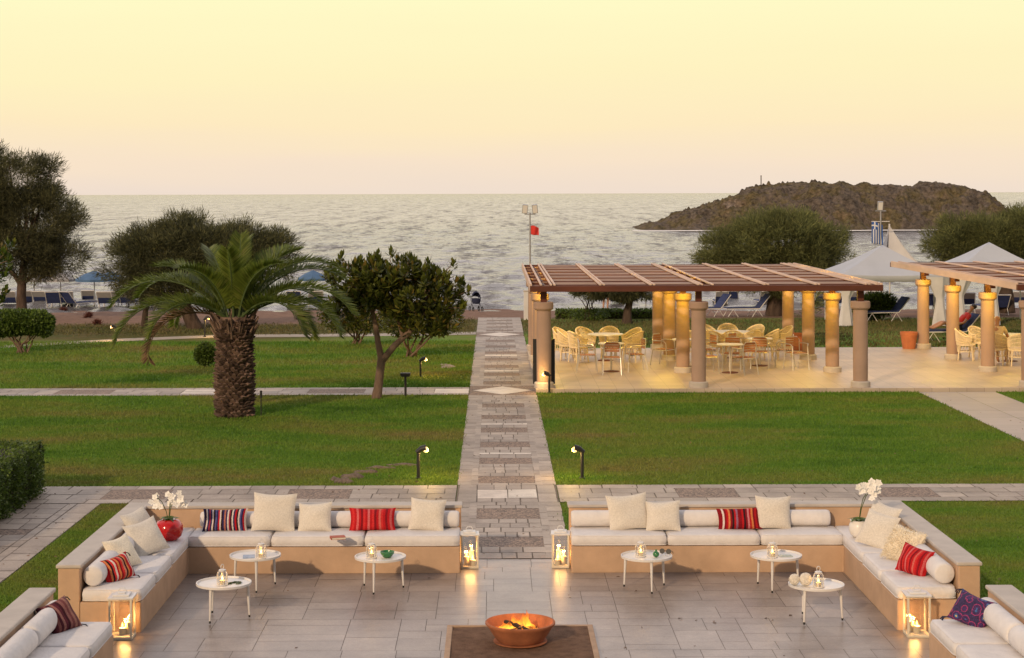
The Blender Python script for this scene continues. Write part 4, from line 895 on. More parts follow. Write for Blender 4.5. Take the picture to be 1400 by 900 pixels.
# ================================================================== PERGOLAS
def pergola(label, x0, x1, y0, y1, cols_x, cols_y, pairs, lamps, panel_left=None):
    t = thing('pergola', label, 'pergola', (0, 0, 0), 0, 'pergolas on the terrace')
    zb, zt = 2.47, 2.60
    for cx in cols_x:
        for cy in cols_y:
            c = bpy.data.objects.new('column', None)
            mb = MB(); mb.lathe([(.175, TZ + .145), (.178, 1.2), (.172, 1.96)], 28, (cx, cy, 0)); cl = mb.build('column', M['column_paint'], t, True)
            bpy.data.objects.remove(c)
            mb = MB(); mb.lathe([(.235, TZ), (.235, TZ + .12), (.205, TZ + .145), (.18, TZ + .145)], 28, (cx, cy, 0)); mb.build('base', M['coping_stone'], cl, True, ang=30)
            mb = MB(); mb.lathe([(.17, 1.9605), (.215, 1.99), (.235, 2.02), (.235, 2.15), (.215, 2.17), (.05, 2.17)], 28, (cx, cy, 0)); mb.build('capital', M['column_paint'], cl, True, ang=30)
            mb = MB(); mb.box(cx - .075, cx + .075, cy - .075, cy + .075, 2.17, zb - .001); mb.build('post', M['dark_wood'], cl, bevel=.006)
    for cx in cols_x:
        mb = MB(); mb.box(cx - .06, cx + .06, y0 + .101, y1 - .101, zb, zt - .062); mb.build('beam', M['dark_wood'], t, bevel=.006)
    mb = MB(); mb.box(x0, x1, y0, y0 + .10, zb - .03, zt - .02); mb.build('beam', M['dark_wood'], t, bevel=.006)
    mb = MB(); mb.box(x0, x1, y1 - .10, y1, zb - .03, zt - .02); mb.build('beam', M['dark_wood'], t, bevel=.006)
    for xx in (x0, x1 - .05):
        mb = MB(); mb.box(xx, xx + .05, y0 + .1005, y1 - .1005, zb - .02, zt + .026); mb.build('edge_board', M['pale_wood'], t, bevel=.004)
    r = random.Random(int(x0 * 10)); prs = sorted(pairs); 
    for p, two in prs:
        for dx in ((0.0, .085) if two else (0.0,)):
            mb = MB(); mb.box(p + dx, p + dx + .05, y0 + .02, y1 - .02, zt - .012, zt + .022); mb.build('rafter', M['pale_wood'], t, bevel=.004)
    edges = [x0 + .06] + [p for p, _ in prs] + [x1 - .06]; wid = {p: (.085 + .05 if two else .05) for p, two in prs}
    for a, b_ in zip(edges[:-1], edges[1:]):
        a2 = a + wid.get(a, 0) + .005; b2 = b_ - .005
        if b2 - a2 < .08: continue
        if b2 - a2 < .45:
            for q in range(7):
                y = y0 + .3 + q * 1.75; mb = MB(); mb.box(a2, b2, y, y + .06, zt - .05, zt - .022); mb.build('rung', M['slat_wood'], t)
            continue
        gl = (y1 - y0 - .3) / 7
        for q in range(7):
            mb = MB(); y = y0 + .15 + q * gl + .62
            while y < y0 + .15 + (q + 1) * gl - .02:
                zz = zt - .05 + r.uniform(-.004, .004); mb.box(a2, b2, y, y + .10, zz, zz + .028); y += .125
            mb.build('slat_panel', M['slat_wood'], t)
    for k in range(7):
        y = y0 + .15 + k * (y1 - y0 - .3) / 7 + .60; mb = MB(); mb.box(x0 + .06, x1 - .06, y - .05, y + .012, zb + .001, zt - .026); mb.build('purlin', M['dark_wood'], t)
    for (lx, ly, pw_) in lamps:
        mb = MB(); mb.lathe([(.05, zb - .002), (.06, zb - .03), (.075, zb - .15), (.070, zb - .15), (.055, zb - .05), (.001, zb - .045)], 14, (lx, ly, 0), closed=False); lp = mb.build('lamp', M['dark_wood'], t, True)
        mb = MB(); mb.lathe([(.001, zb - .10), (.05, zb - .10), (.05, zb - .085), (.001, zb - .085)], 12, (lx, ly, 0), closed=False); mb.build('bulb', M['bulb'], lp, True)
        l = bpy.data.lights.new('pergola_light', 'POINT'); l.energy = pw_; l.color = (1, .63, .045); l.shadow_soft_size = .05
        lo = bpy.data.objects.new('pergola_light', l); COL.objects.link(lo); lo.location = (lx, ly, zb - .17); lo.parent = t
    return t
CY = [42.42, 45.95, 49.45, 52.85]
lm = [(x, y, p) for x in (1.45, 4.84, 8.72) for y, p in ((45.12, 68), (48.6, 68), (52.0, 58))] + [(6.8, 44.2, 50), (3.0, 47.2, 50)]
pergola('slatted timber pergola on peach columns over the dining tables, beside the main path', .86, 9.3, 41.92, 54.4, [1.2, 4.94, 8.85], CY,
        [(1.10, False), (1.34, True), (2.52, True), (3.72, True), (4.86, True), (5.20, False), (6.44, True), (7.66, True), (8.86, True), (9.10, False)], lm)
pergola('second slatted pergola cut off by the right picture edge, past the paved walkway', 12.5, 20.6, 41.92, 55.4, [12.92, 16.7, 20.2], CY,
        [(12.75, False), (13.9, True), (15.1, True), (16.4, True), (17.6, True), (18.8, True), (20.0, True)],
        [(12.82, 45.12, 68), (12.82, 48.6, 68), (12.82, 52.0, 58), (14.8, 46.5, 60), (14.8, 50.5, 60)])
# dark board standing behind the front left column
mb = MB(); mb.box(-.27, .27, -.015, .015, .02, 1.12); o = mb.build('notice_board', M['black_metal'], None, bevel=.004); o.location = (1.22, 43.1, TZ); tag(o, 'dark upright board standing behind the left front pergola column', 'board')
# ================================================================== TERRACE FURNITURE
def wicker_chair():
    t = thing('wicker_armchair', '', 'chair', (0, 0, 0), 0, 'cream wicker armchairs on the terrace'); w = M['wicker']
    mb = MB(); mb.lathe([(.001, .40), (.25, .40), (.265, .42), (.25, .45), (.001, .455)], 20, closed=False); mb.build('seat', w, t, True)
    mb = MB(); arc = np.linspace(-.15 * PI, 1.15 * PI, 37)   # back and arms wrap round; the open side is -y
    for i, a in enumerate(arc):
        top = .66 + .20 * max(0, math.sin(a)); c, s_ = math.cos(a), math.sin(a); mb.tube([(.25 * c, .25 * s_, .42), (.275 * c, .275 * s_, .55), (.29 * c, .30 * s_, top)], .010, 5)
    for f in (.25, .5, .75): mb.tube([(.275 * math.cos(a), .28 * math.sin(a), .42 + f * (.24 + .20 * max(0, math.sin(a)))) for a in arc], .009, 5)
    mb.build('backrest', w, t, True)
    mb = MB(); mb.tube([(.29 * math.cos(a), .30 * math.sin(a), .665 + .20 * max(0, math.sin(a))) for a in arc], .022, 8); mb.build('top_rail', w, t, True)
    mb = MB()
    for i in range(20):
        a = 2 * PI * i / 20; mb.tube([(.245 * math.cos(a), .245 * math.sin(a), .40), (.235 * math.cos(a + .15), .235 * math.sin(a + .15), .24)], .007, 4)
    mb.tube([(.235 * math.cos(a), .235 * math.sin(a), .24) for a in np.linspace(0, 2 * PI, 21)], .012, 6); mb.build('skirt', w, t, True)
    for sx in (-1, 1):
        for sy in (-1, 1): mb = MB(); mb.tube([(sx * .17, sy * .17, .40), (sx * .20, sy * .20, 0)], .018, 7); mb.build('leg', w, t, True)
    return t
def bistro_chair():
    t = thing('bistro_chair', '', 'chair', (0, 0, 0), 0, 'aluminium bistro chairs on the terrace'); al = M['alu']
    mb = MB()
    for k in range(7): mb.box(-.20, .20, -.20 + k * .058, -.155 + k * .058, .44, .455)
    mb.build('seat', M['chair_wood'], t)
    mb = MB()
    for k in range(4):
        z = .60 + k * .062; mb.box(-.19, .19, .205, .22, z, z + .048)
    mb.build('backrest', M['chair_wood'], t)
    mb = MB()
    mb.tube([(-.22, .215, .44), (-.215, .23, .78), (-.15, .245, .85), (.15, .245, .85), (.215, .23, .78), (.22, .215, .44)], .013, 7)
    for sx in (-1, 1): mb.tube([(sx * .22, .225, .68), (sx * .27, .10, .69), (sx * .27, -.15, .685), (sx * .225, -.2, .62)], .013, 7)
    mb.tube([(-.21, -.20, .43), (.21, -.20, .43), (.21, .2, .43), (-.21, .2, .43), (-.21, -.20, .43)], .011, 6); mb.build('frame', al, t, True)
    for sx in (-1, 1):
        mb = MB(); mb.tube([(sx * .225, -.2, .62), (sx * .24, -.25, 0)], .013, 7); mb.build('leg', al, t, True)
        mb = MB(); mb.tube([(sx * .22, .215, .44), (sx * .24, .29, 0)], .013, 7); mb.build('leg', al, t, True)
    return t
wc, bc = wicker_chair(), bistro_chair(); used = set()
def put(proto, x, y, rz, label, z=TZ):
    o = proto if proto.name not in used else copy_tree(proto); used.add(proto.name); o.location = (x, y, z); o.rotation_euler = (0, 0, rz); o['label'] = label; return o
def cafe_table(label, x, y, R_, name='cafe_table'):
    t = thing(name, label, 'table', (x, y, TZ), 0, 'dining tables under the pergolas')
    mb = MB(); mb.lathe([(.001, .72), (R_, .72), (R_ + .008, .735), (R_, .75), (.001, .75)], 36, closed=False); mb.build('table_top', M['white_paint'], t, True, ang=30)
    mb = MB(); mb.tube([(0, 0, .02), (0, 0, .719)], .03, 12); mb.build('pedestal', M['alu'], t, True)
    mb = MB(); mb.lathe([(.001, 0), (.22, 0), (.21, .015), (.05, .035), (.001, .036)], 24, closed=False); mb.build('base', M['dark_wood'], t, True)
    return t
def face(x, y, tx_, ty): return math.atan2(ty - y, tx_ - x) + PI / 2       # chair's open side (-y) towards the table
cafe_table('large round white dining table ringed by cream wicker chairs, left bay of the pergola', 3.12, 49.2, .50, 'dining_table')
for dx, dy, lab in ((-1.05, .1, 'cream wicker chair at the left end of the row by the large dining table'), (-.78, -.45, 'cream wicker chair pushed up to the large dining table from the front left'), (-.5, .75, 'cream wicker chair behind the large dining table on its left'),
                    (.15, .9, 'cream wicker chair directly behind the large dining table'), (.75, .5, 'cream wicker chair on the right of the large dining table'), (.72, -.45, 'cream wicker chair at the front right of the large dining table'), (-1.15, .75, 'cream wicker chair standing apart, behind the left end of the row')):
    x, y = 3.12 + dx, 49.2 + dy; put(wc, x, y, face(x, y, 3.12, 49.2), lab)
cafe_table('small bistro table in the left bay of the pergola, three metal chairs round it', 3.08, 46.2, .34)
for x, y, lab in ((3.05, 45.5, 'bistro chair with its wooden back to the camera at the left bay bistro table'), (2.45, 46.2, 'bistro chair to the left of the left bay bistro table'), (3.72, 46.3, 'bistro chair to the right of the left bay bistro table')): put(bc, x, y, face(x, y, 3.08, 46.2), lab)
cafe_table('bistro table half hidden behind the front middle column', 5.15, 47.4, .34)
for x, y, lab in ((4.62, 47.8, 'bistro chair showing left of the middle columns'), (5.75, 47.6, 'bistro chair just right of the front middle column')): put(bc, x, y, face(x, y, 5.15, 47.4), lab)
cafe_table('large round table among the row of wicker chairs, right bay of the pergola', 6.75, 49.9, .62, 'dining_table')
for x, y, lab in ((5.65, 49.3, 'cream wicker chair at the left end of the right bay row'), (6.15, 49.0, 'second wicker chair from the left in the right bay row, back to the camera'), (6.65, 48.95, 'wicker chair in the middle of the right bay row, back to the camera'), (7.15, 49.05, 'fourth wicker chair from the left in the right bay row, back to the camera'), (7.7, 49.3, 'wicker chair at the right end of the right bay row'),
                  (6.2, 50.9, 'wicker chair behind the right bay large table on the left'), (6.8, 51.05, 'wicker chair directly behind the right bay large table'), (7.5, 50.7, 'wicker chair behind the right bay large table on the right'), (8.25, 50.3, 'wicker chair standing beside the far right column')): put(wc, x, y, face(x, y, 6.75, 49.9), lab)
cafe_table('bistro table nearest the lawn in the right bay of the pergola', 6.15, 45.8, .34)
for x, y, lab in ((6.45, 45.35, 'bistro chair with its wooden back to the camera nearest the lawn in the right bay'), (5.55, 45.7, 'bistro chair left of the right bay front bistro table'), (6.3, 46.5, 'bistro chair behind the right bay front bistro table')): put(bc, x, y, face(x, y, 6.15, 45.8), lab)
cafe_table('bistro table further back in the right bay, metal chairs round it', 7.2, 47.6, .34)
for x, y, lab in ((7.1, 46.95, 'bistro chair with its back to the camera at the further right bay table'), (7.85, 47.5, 'bistro chair right of the further right bay table'), (6.7, 48.0, 'bistro chair left of the further right bay table'), ): put(bc, x, y, face(x, y, 7.2, 47.6), lab)
put(bc, 8.02, 46.6, .35, 'bistro chair standing alone just left of the right columns')
cafe_table('dining table in the right pergola behind wicker chairs, seated guest beside it', 14.3, 48.7, .5, 'dining_table')
GUEST = (13.70, 47.75)
for x, y, lab in ((13.2, 49.1, 'wicker chair left of the guest table in the right pergola'), (*GUEST, 'wicker chair the seated guest in the cream shirt sits in'), (14.15, 47.45, 'wicker chair with its back to the camera beside the guest, by the front column'), (13.75, 49.75, 'wicker chair behind the guest table on the lawn side'), (15.0, 48.5, 'wicker chair right of the guest table by the picture edge')): put(wc, x, y, face(x, y, 14.3, 48.7), lab)
def plant_pot(label, x, y, z, r_=.26, h=.5):
    t = thing('flower_pot', label, 'pot', (x, y, z)); mb = MB(); mb.lathe([(.001, 0), (r_ * .72, 0), (r_ * .95, h * .82), (r_, h * .82), (r_, h), (r_ * .88, h), (r_ * .85, h * .88), (.001, h * .86)], 24, closed=False); mb.build('pot', M['pot_clay'], t, True, ang=40)
    mb = MB(); mb.lathe([(.001, h * .862), (r_ * .84, h * .87)], 20, closed=False); mb.build('soil', M['log'], t, True)
plant_pot('terracotta pot on the terrace left of the back column of the right pergola', 12.45, 52.7, TZ)
plant_pot('terracotta pot behind the far right column of the main pergola', 9.1, 52.3, TZ)
# ================================================================== GARDEN LAMPS
def bollard(label, x, y, z, h, aim, watt=2.2):
    watt = watt * 7
    t = thing('garden_lamp', label, 'garden lamp', (x, y, z), aim, 'hooded lawn spotlights')
    mb = MB(); mb.tube([(0, 0, 0), (0, 0, h * .86)], .028, 10); mb.tube([(0, 0, 0), (0, 0, .03)], .05, 10); mb.build('post', M['black_metal'], t, True)
    mb = MB(); mb.tube([(-.03, 0, h * .84), (.05, 0, h * .96), (.13, 0, h * .985)], [.035, .048, .058], 12, caps=True); mb.build('hood', M['black_metal'], t, True)
    mb = MB(); mb.ball((.125, 0, h * .93), .048, 12); mb.build('bulb', M['bulb'], t, True)
    l = bpy.data.lights.new('lawn_light', 'POINT'); l.energy = watt; l.color = (1, .62, .18); l.shadow_soft_size = .05
    lo = bpy.data.objects.new('lawn_light', l); COL.objects.link(lo); lo.location = (.20, 0, h * .86); lo.parent = t
for (px, py, h, aim, w_, lab) in ((572, 655, .53, .0, 3.0, 'lit hooded lamp on the left lawn behind the left bench, near the tree roots'), (796, 655, .53, PI, 3.0, 'lit hooded lamp on the right lawn near the main path'),
                              (575, 516, .50, .1, 2.2, 'lit hooded lamp on the lawn right of the leafy tree'), (751, 538.5, .50, PI, 1.8, 'lit hooded lamp at the foot of the left front pergola column'),
                              (158, 466.5, .50, PI, 2.2, 'lit hooded lamp by the bending footpath on the far left')):
    x, y, z = at(px, py); bollard(lab, x, y, z, h, aim, w_)
x, y, z = at(280, 461); bollard('lit lamp glowing beside the palm trunk', x, y, 0, .68, 0, 3.0)
x, y, z = at(555, 541); t = thing('garden_lamp', 'unlit black flat-headed lamp post beside the leafy tree', 'garden lamp', (x, y - .2, 0))
mb = MB(); mb.tube([(0, 0, 0), (0, 0, .5)], .028, 10); mb.build('post', M['black_metal'], t, True)
mb = MB(); mb.box(-.12, .12, -.07, .07, .5, .56); mb.box(-.10, .10, -.05, .05, .4705, .4995); mb.build('head', M['black_metal'], t, bevel=.008)
x, y, z = at(357, 571); t = thing('garden_stake', 'thin dark stake with a capped top on the lawn right of the palm trunk', 'stake', (x, y, 0))
mb = MB(); mb.tube([(0, 0, 0), (0, 0, .42)], .012, 8); mb.build('rod', M['black_metal'], t, True); mb = MB(); mb.tube([(0, 0, .42), (0, 0, .58)], .026, 10); mb.build('cap', M['black_metal'], t, True)
# ================================================================== FOLIAGE
def leaf_quads(P, D, Nn, L, Wd, mid=.45, fold=0.0):
    S = np.cross(D, Nn); S /= np.maximum(np.linalg.norm(S, axis=1), 1e-6)[:, None]; U = np.cross(S, D); L = np.asarray(L)[:, None]; Wd = np.asarray(Wd)[:, None]
    V = np.stack([P, P + D * L * mid + S * Wd * .5 + U * fold * Wd, P + D * L, P + D * L * mid - S * Wd * .5 + U * fold * Wd], 1).reshape(-1, 3)
    return V, np.arange(len(P) * 4).reshape(-1, 4)
def unit(a): return a / np.maximum(np.linalg.norm(a, axis=1), 1e-6)[:, None]
def in_lobes(n, lobes, shell=.55):
    w = np.array([l[3] * l[4] * l[5] for l in lobes]); k = RNG.choice(len(lobes), n, p=w / w.sum()); d_ = unit(RNG.normal(0, 1, (n, 3))); r_ = RNG.uniform(shell ** 3, 1, n) ** (1 / 3)
    Lb = np.array(lobes)[k]; return Lb[:, :3] + d_ * r_[:, None] * Lb[:, 3:6], d_
def limb(mb, p0, p1, r0, r1, sag=.1, n=6, seed=0):
    r = random.Random(seed); p0, p1 = Vector(p0), Vector(p1); pts = []
    for i in range(n + 1):
        f = i / n; p = p0.lerp(p1, f) + Vector((r.uniform(-1, 1), r.uniform(-1, 1), 0)) * sag * math.sin(PI * f) * .5 + Vector((0, 0, sag * math.sin(PI * f) * .4)); pts.append(p)
    mb.tube(pts, [r0 + (r1 - r0) * i / n for i in range(n + 1)], 7)
def tamarisk(label, base, trunks, lobes, nclump, per, mat, group='tamarisk trees along the beach', rad=.42, droop=.35, up=.7, leafL=.21):
    per = int(per * 1.55)
    t = thing('tamarisk_tree', label, 'tree', base, 0, group); B = Vector(base); r = random.Random(hash_(label))
    tips = []
    for tr in trunks:
        mb = MB(); pts = [Vector(p[:3]) - B for p in tr]; mb.tube(pts, [p[3] for p in tr], 10); mb.build('trunk', M['bark'], t, True); tips.append((pts[-1], tr[-1][3]))
    C, dr = in_lobes(nclump, lobes); C = C - np.array(B)
    ids = RNG.choice(nclump, min(nclump, 42), replace=False)
    for i in ids:
        tp_, rr = min(tips, key=lambda q: (q[0] - Vector(C[i])).length); mb = MB(); limb(mb, tp_ - Vector((0, 0, .05)), Vector(C[i]), rr * .42, .012, .25, 6, int(i)); mb.build('branch', M['bark'], t, True)
    k = np.repeat(np.arange(nclump), per); n = len(k); sc_ = RNG.uniform(.7, 1.3, nclump)[k]
    off = RNG.normal(0, 1, (n, 3)); off *= (RNG.uniform(0, 1, n) ** .5 / np.linalg.norm(off, axis=1))[:, None] * rad * sc_[:, None]; off[:, 2] *= .75
    D = unit(dr[k] * .6 + off / rad * .8 + RNG.normal(0, .45, (n, 3)) + np.array([0, 0, up]) - np.array([0, 0, droop]) * RNG.uniform(0, 2, n)[:, None])
    V, Fq = leaf_quads(C[k] + off, D, unit(RNG.normal(0, 1, (n, 3))), leafL * RNG.uniform(.5, 1.4, n), .021 * RNG.uniform(.6, 1.5, n))
    nw = nclump * 22; kw = RNG.integers(0, nclump, nw); ow = unit(dr[kw] * .9 + RNG.normal(0, .6, (nw, 3)) + np.array([0, 0, .35])); Pw = C[kw] + ow * rad * RNG.uniform(.4, .95, (nw, 1))
    Dw = unit(ow * .7 + RNG.normal(0, .5, (nw, 3)) + np.array([0, 0, .3])); Vw, Fw = leaf_quads(Pw, Dw, unit(RNG.normal(0, 1, (nw, 3))), leafL * RNG.uniform(.7, 1.5, nw), .020 * RNG.uniform(.7, 1.3, nw)); Fq = np.concatenate([Fq, Fw + len(V)]); V = np.concatenate([V, Vw])
    npmesh('crown', V, Fq, M[mat], t)
    return t
def P3(px, py, Y): return atd(px, py, Y)
def lobe(px, py, Y, rpx, rpy, ry=None):
    x, _, z = atd(px, py, Y); s_ = Y / F; return (x, Y, z, rpx * s_, ry if ry else rpx * s_ * .8, rpy * s_)
Yt = 72.0
tamarisk('tall dark tamarisk at the far left whose crown reaches above the horizon', (P3(30, 424, Yt)[0], Yt, gz(Yt)),
         [[(*P3(30, 428, Yt), .24), (*P3(29, 405, Yt), .2), (*P3(30, 385, Yt), .19), (*P3(33, 360, Yt), .15)], [(*P3(29, 390, Yt), .12), (*P3(20, 376, Yt), .1), (*P3(8, 365, Yt), .08)], [(*P3(31, 388, Yt), .1), (*P3(50, 372, Yt), .08), (*P3(70, 378, Yt - .3), .05)]],
         [lobe(30, 250, Yt, 48, 46), lobe(-30, 280, Yt, 50, 70), lobe(48, 305, Yt, 52, 52), lobe(82, 300, Yt, 30, 22), lobe(30, 350, Yt, 60, 30), lobe(88, 352, Yt, 40, 24), lobe(0, 230, Yt, 22, 30), lobe(62, 228, Yt, 16, 22), lobe(98, 300, Yt, 26, 16)], 430, 150, 'tamarisk_leaf', rad=.5)
Yt = 62.5
tamarisk('broad domed tamarisk with two leaning trunks behind the palm', (P3(265, 450, Yt)[0], Yt, 0),
         [[(*P3(268, 452, Yt), .30), (*P3(258, 430, Yt), .24), (*P3(246, 405, Yt), .2), (*P3(240, 375, Yt), .15)], [(*P3(197, 446, Yt + 1), .13), (*P3(199, 425, Yt + 1), .1), (*P3(206, 400, Yt + 1), .09), (*P3(215, 375, Yt), .07)], [(*P3(250, 412, Yt), .12), (*P3(285, 385, Yt), .1), (*P3(320, 360, Yt), .07)]],
         [lobe(225, 354, Yt, 66, 40), lobe(262, 342, Yt, 76, 42), lobe(320, 345, Yt, 60, 36), lobe(188, 350, Yt, 32, 36), lobe(362, 345, Yt, 36, 30), lobe(240, 388, Yt, 70, 26), lobe(375, 365, Yt, 26, 14), lobe(170, 360, Yt, 28, 36)], 430, 150, 'tamarisk_leaf', rad=.46)
Yt = 70.0
tamarisk('rounded green tamarisk rising behind the roof of the main pergola', (P3(1060, 431, Yt)[0], Yt, gz(Yt)),
         [[(*P3(1058, 432, Yt), .36), (*P3(1060, 410, Yt), .3), (*P3(1066, 385, Yt), .25), (*P3(1068, 360, Yt), .18)]],
         [lobe(1065, 340, Yt, 84, 46), lobe(1010, 346, Yt, 46, 34), lobe(1122, 344, Yt, 42, 38), lobe(1080, 322, Yt, 55, 30), lobe(1060, 370, Yt, 90, 26), lobe(1100, 408, Yt - 4, 14, 36), lobe(985, 345, Yt, 34, 26)], 430, 150, 'tamarisk_green', rad=.45)
Yt = 71.0
tamarisk('wide green tamarisk at the right picture edge above the second pergola', (P3(1377, 424, Yt)[0], Yt, gz(Yt)),
         [[(*P3(1377, 428, Yt), .34), (*P3(1376, 405, Yt), .3), (*P3(1372, 380, Yt), .25), (*P3(1365, 350, Yt), .18)], [(*P3(1374, 385, Yt), .15), (*P3(1420, 360, Yt), .1)]],
         [lobe(1312, 330, Yt, 42, 28), lobe(1355, 326, Yt, 50, 30), lobe(1410, 320, Yt, 55, 38), lobe(1380, 340, Yt, 50, 26), lobe(1300, 340, Yt, 30, 18), lobe(1460, 320, Yt, 50, 45)], 400, 150, 'tamarisk_green', rad=.45)
Yt = 64.4
tamarisk('low dark tree with a single trunk seen beneath the main pergola roof', (P3(857, 443, Yt)[0], Yt, 0),
         [[(*P3(857, 444, Yt), .2), (*P3(858, 425, Yt), .14), (*P3(862, 408, Yt), .12), (*P3(858, 395, Yt), .08)], [(*P3(860, 415, Yt), .06), (*P3(848, 400, Yt), .05)]],
         [lobe(845, 394, Yt, 45, 12), lobe(815, 396, Yt, 28, 10), lobe(868, 400, Yt, 22, 10)], 90, 130, 'tamarisk_leaf', group=None, rad=.2, up=.2)
t = thing('garden_shrub', 'low green shrub with thin stems under the pergola roof, left of the dark tree', 'shrub', (*P3(806, 436, 66)[:2], 0))
r = random.Random(2)
for k in range(9): mb = MB(); limb(mb, (r.uniform(-.2, .2), r.uniform(-.2, .2), 0), (r.uniform(-.7, .7), r.uniform(-.4, .4), r.uniform(.9, 1.2)), .025, .008, .1, 5, k); mb.build('stem', M['bark'], t, True)
def shrub_leaves(n, lobes, L, Wd, mat, parent, up=.2, base=(0, 0, 0), fold=.12):
    C, d_ = in_lobes(n, lobes, .3); D = unit(d_ * .8 + RNG.normal(0, .6, (n, 3)) + np.array([0, 0, up])); V, Fq = leaf_quads(C - np.array(base), D, unit(RNG.normal(0, .5, (n, 3)) + np.array([0, 0, 1.0])), L * RNG.uniform(.6, 1.3, n), Wd * RNG.uniform(.7, 1.3, n), .5, fold)
    return npmesh('foliage', V, Fq, M[mat], parent)
shrub_leaves(5000, [(0, 0, .22, .75, .4, .22), (.1, 0, 1.25, .9, .5, .28), (-.5, 0, 1.2, .4, .4, .22)], .11, .035, 'hedge_leaf', t)
# low dark hedge strip between the lawn and the beach
x0 = P3(760, 431, 67.2)[0]; x1 = P3(905, 431, 67.2)[0]
t = thing('low_hedge', 'low dark clipped hedge between lawn and beach, seen under the main pergola', 'hedge', ((x0 + x1) / 2, 67.2, 0))
mb = MB(); mb.box(-(x1 - x0) / 2, (x1 - x0) / 2, -.2, .2, 0, .25); mb.build('stem', M['log'], t)
n = 6000; C = np.stack([RNG.uniform(-(x1 - x0) / 2, (x1 - x0) / 2, n), RNG.uniform(-.3, .3, n), RNG.uniform(.03, .34, n)], 1); V, Fq = leaf_quads(C, unit(RNG.normal(0, 1, (n, 3)) + np.array([0, -.3, .4])), unit(RNG.normal(0, 1, (n, 3))), .09 * RNG.uniform(.6, 1.4, n), .05 * RNG.uniform(.6, 1.4, n)); npmesh('foliage', V, Fq, M['hedge_leaf'], t)
# ---- clipped hedge, lower left
t = thing('box_hedge', 'dense clipped green hedge at the left picture edge beside the paved side path', 'hedge', (-9.2, 25.6, 0))
def hedge(t, hx, hy, z, n, L=.05):
    mb = MB(); mb.box(-hx + .12, hx - .12, -hy + .12, hy - .12, 0, z - .12); mb.build('twig_core', M['log'], t)
    C = np.stack([RNG.uniform(-hx, hx, n), RNG.uniform(-hy, hy, n), RNG.uniform(0.02, z, n)], 1); f = RNG.integers(0, 5, n); Nn = np.zeros((n, 3))
    for q, (ax, sg) in enumerate(((0, 1), (0, -1), (1, 1), (1, -1), (2, 1))):
        k = f == q; lim = (hx, hy, z)[ax]; C[k, ax] = (sg * lim if ax < 2 else lim); Nn[k, ax] = sg
    bul = .07 * np.sin(C[:, 0] * 3.1 + C[:, 2] * 5) * np.cos(C[:, 1] * 2.7 + 1) + .05 * np.sin(C[:, 0] * 9 + C[:, 1] * 8)
    r3 = np.where(C[:, 2] > z - .15, (C[:, 2] - z + .15), 0); C += Nn * (bul + RNG.normal(-.05, .045, n) - r3 * .5)[:, None]
    V, Fq = leaf_quads(C, unit(Nn * .8 + RNG.normal(0, .7, (n, 3)) + np.array([0, 0, .3])), unit(RNG.normal(0, 1, (n, 3)) + Nn), L * RNG.uniform(.6, 1.4, n), L * .55 * RNG.uniform(.7, 1.3, n), .5, .1); npmesh('foliage', V, Fq, M['hedge_leaf'], t)
hedge(t, 1.95, 2.6, .86, 60000)
# ---- topiary bush on stems, far left
x, y, z = at(30, 483); t = thing('topiary_bush', 'flat-topped clipped bush on bare stems at the left edge of the upper lawn', 'bush', (x, y, 0))
for k in range(9): mb = MB(); a = k * .7; limb(mb, (.16 * math.cos(a), .1 * math.sin(a), 0), (.5 * math.cos(a * 1.7), .3 * math.sin(a), .62), .03, .015, .1, 5, k + 3); mb.build('stem', M['pale_bark'], t, True)
s_ = 52.6 / F
n = 14000; C, d_ = in_lobes(n, [(.25, 0, .95, .72, .6, .38), (-.3, 0, .95, .75, .6, .40), (-.65, 0, .8, .4, .5, .3), (.7, 0, .8, .25, .4, .3)], .6); C[:, 2] = np.minimum(C[:, 2], 1.26 + RNG.normal(0, .03, n))
V, Fq = leaf_quads(C, unit(d_ + RNG.normal(0, .6, (n, 3))), unit(RNG.normal(0, 1, (n, 3))), .09 * RNG.uniform(.6, 1.4, n), .05 * RNG.uniform(.7, 1.3, n), .5, .1); npmesh('foliage', V, Fq, M['hedge_leaf'], t)
# ---- round bush half hidden by the palm
x, y, z = at(281, 502); t = thing('round_bush', 'small dark round bush just left of the palm trunk', 'bush', (x, y, 0)); mb = MB(); limb(mb, (0, 0, 0), (0, 0, .3), .04, .02, .02, 4, 1); mb.build('stem', M['bark'], t, True)
shrub_leaves(4000, [(0, 0, .36, .3, .3, .3)], .07, .045, 'hedge_leaf', t)
# ---- multi-stemmed bushes beyond the leafy tree
for px, py, lb, lob, lab in ((533, 471, 1, [lobe(470, 428, 55.4, 36, 26), lobe(505, 430, 55.4, 35, 26)], 'multi-stemmed bush behind the leafy tree on its left side'), (562, 488, 2, [lobe(560, 440, 51.4, 38, 22), lobe(600, 438, 51.4, 34, 20)], 'thin-stemmed bush behind the leafy tree on its right side')):
    if lb == 1: px = 487
    x, y, z = at(px, py); t = thing('garden_bush', lab, 'bush', (x, y, 0), 0, 'bushes on the upper lawn')
    for k in range(7):
        a = k * .9; C, _ = in_lobes(1, lob); mb = MB(); limb(mb, (.14 * math.cos(a), .1 * math.sin(a), 0), tuple(C[0] - np.array([x, y, 0])), .035, .012, .15, 5, k + lb); mb.build('stem', M['pale_bark'], t, True)
    shrub_leaves(4500, lob, .12, .055, 'rubber_leaf', t, base=(x, y, 0))
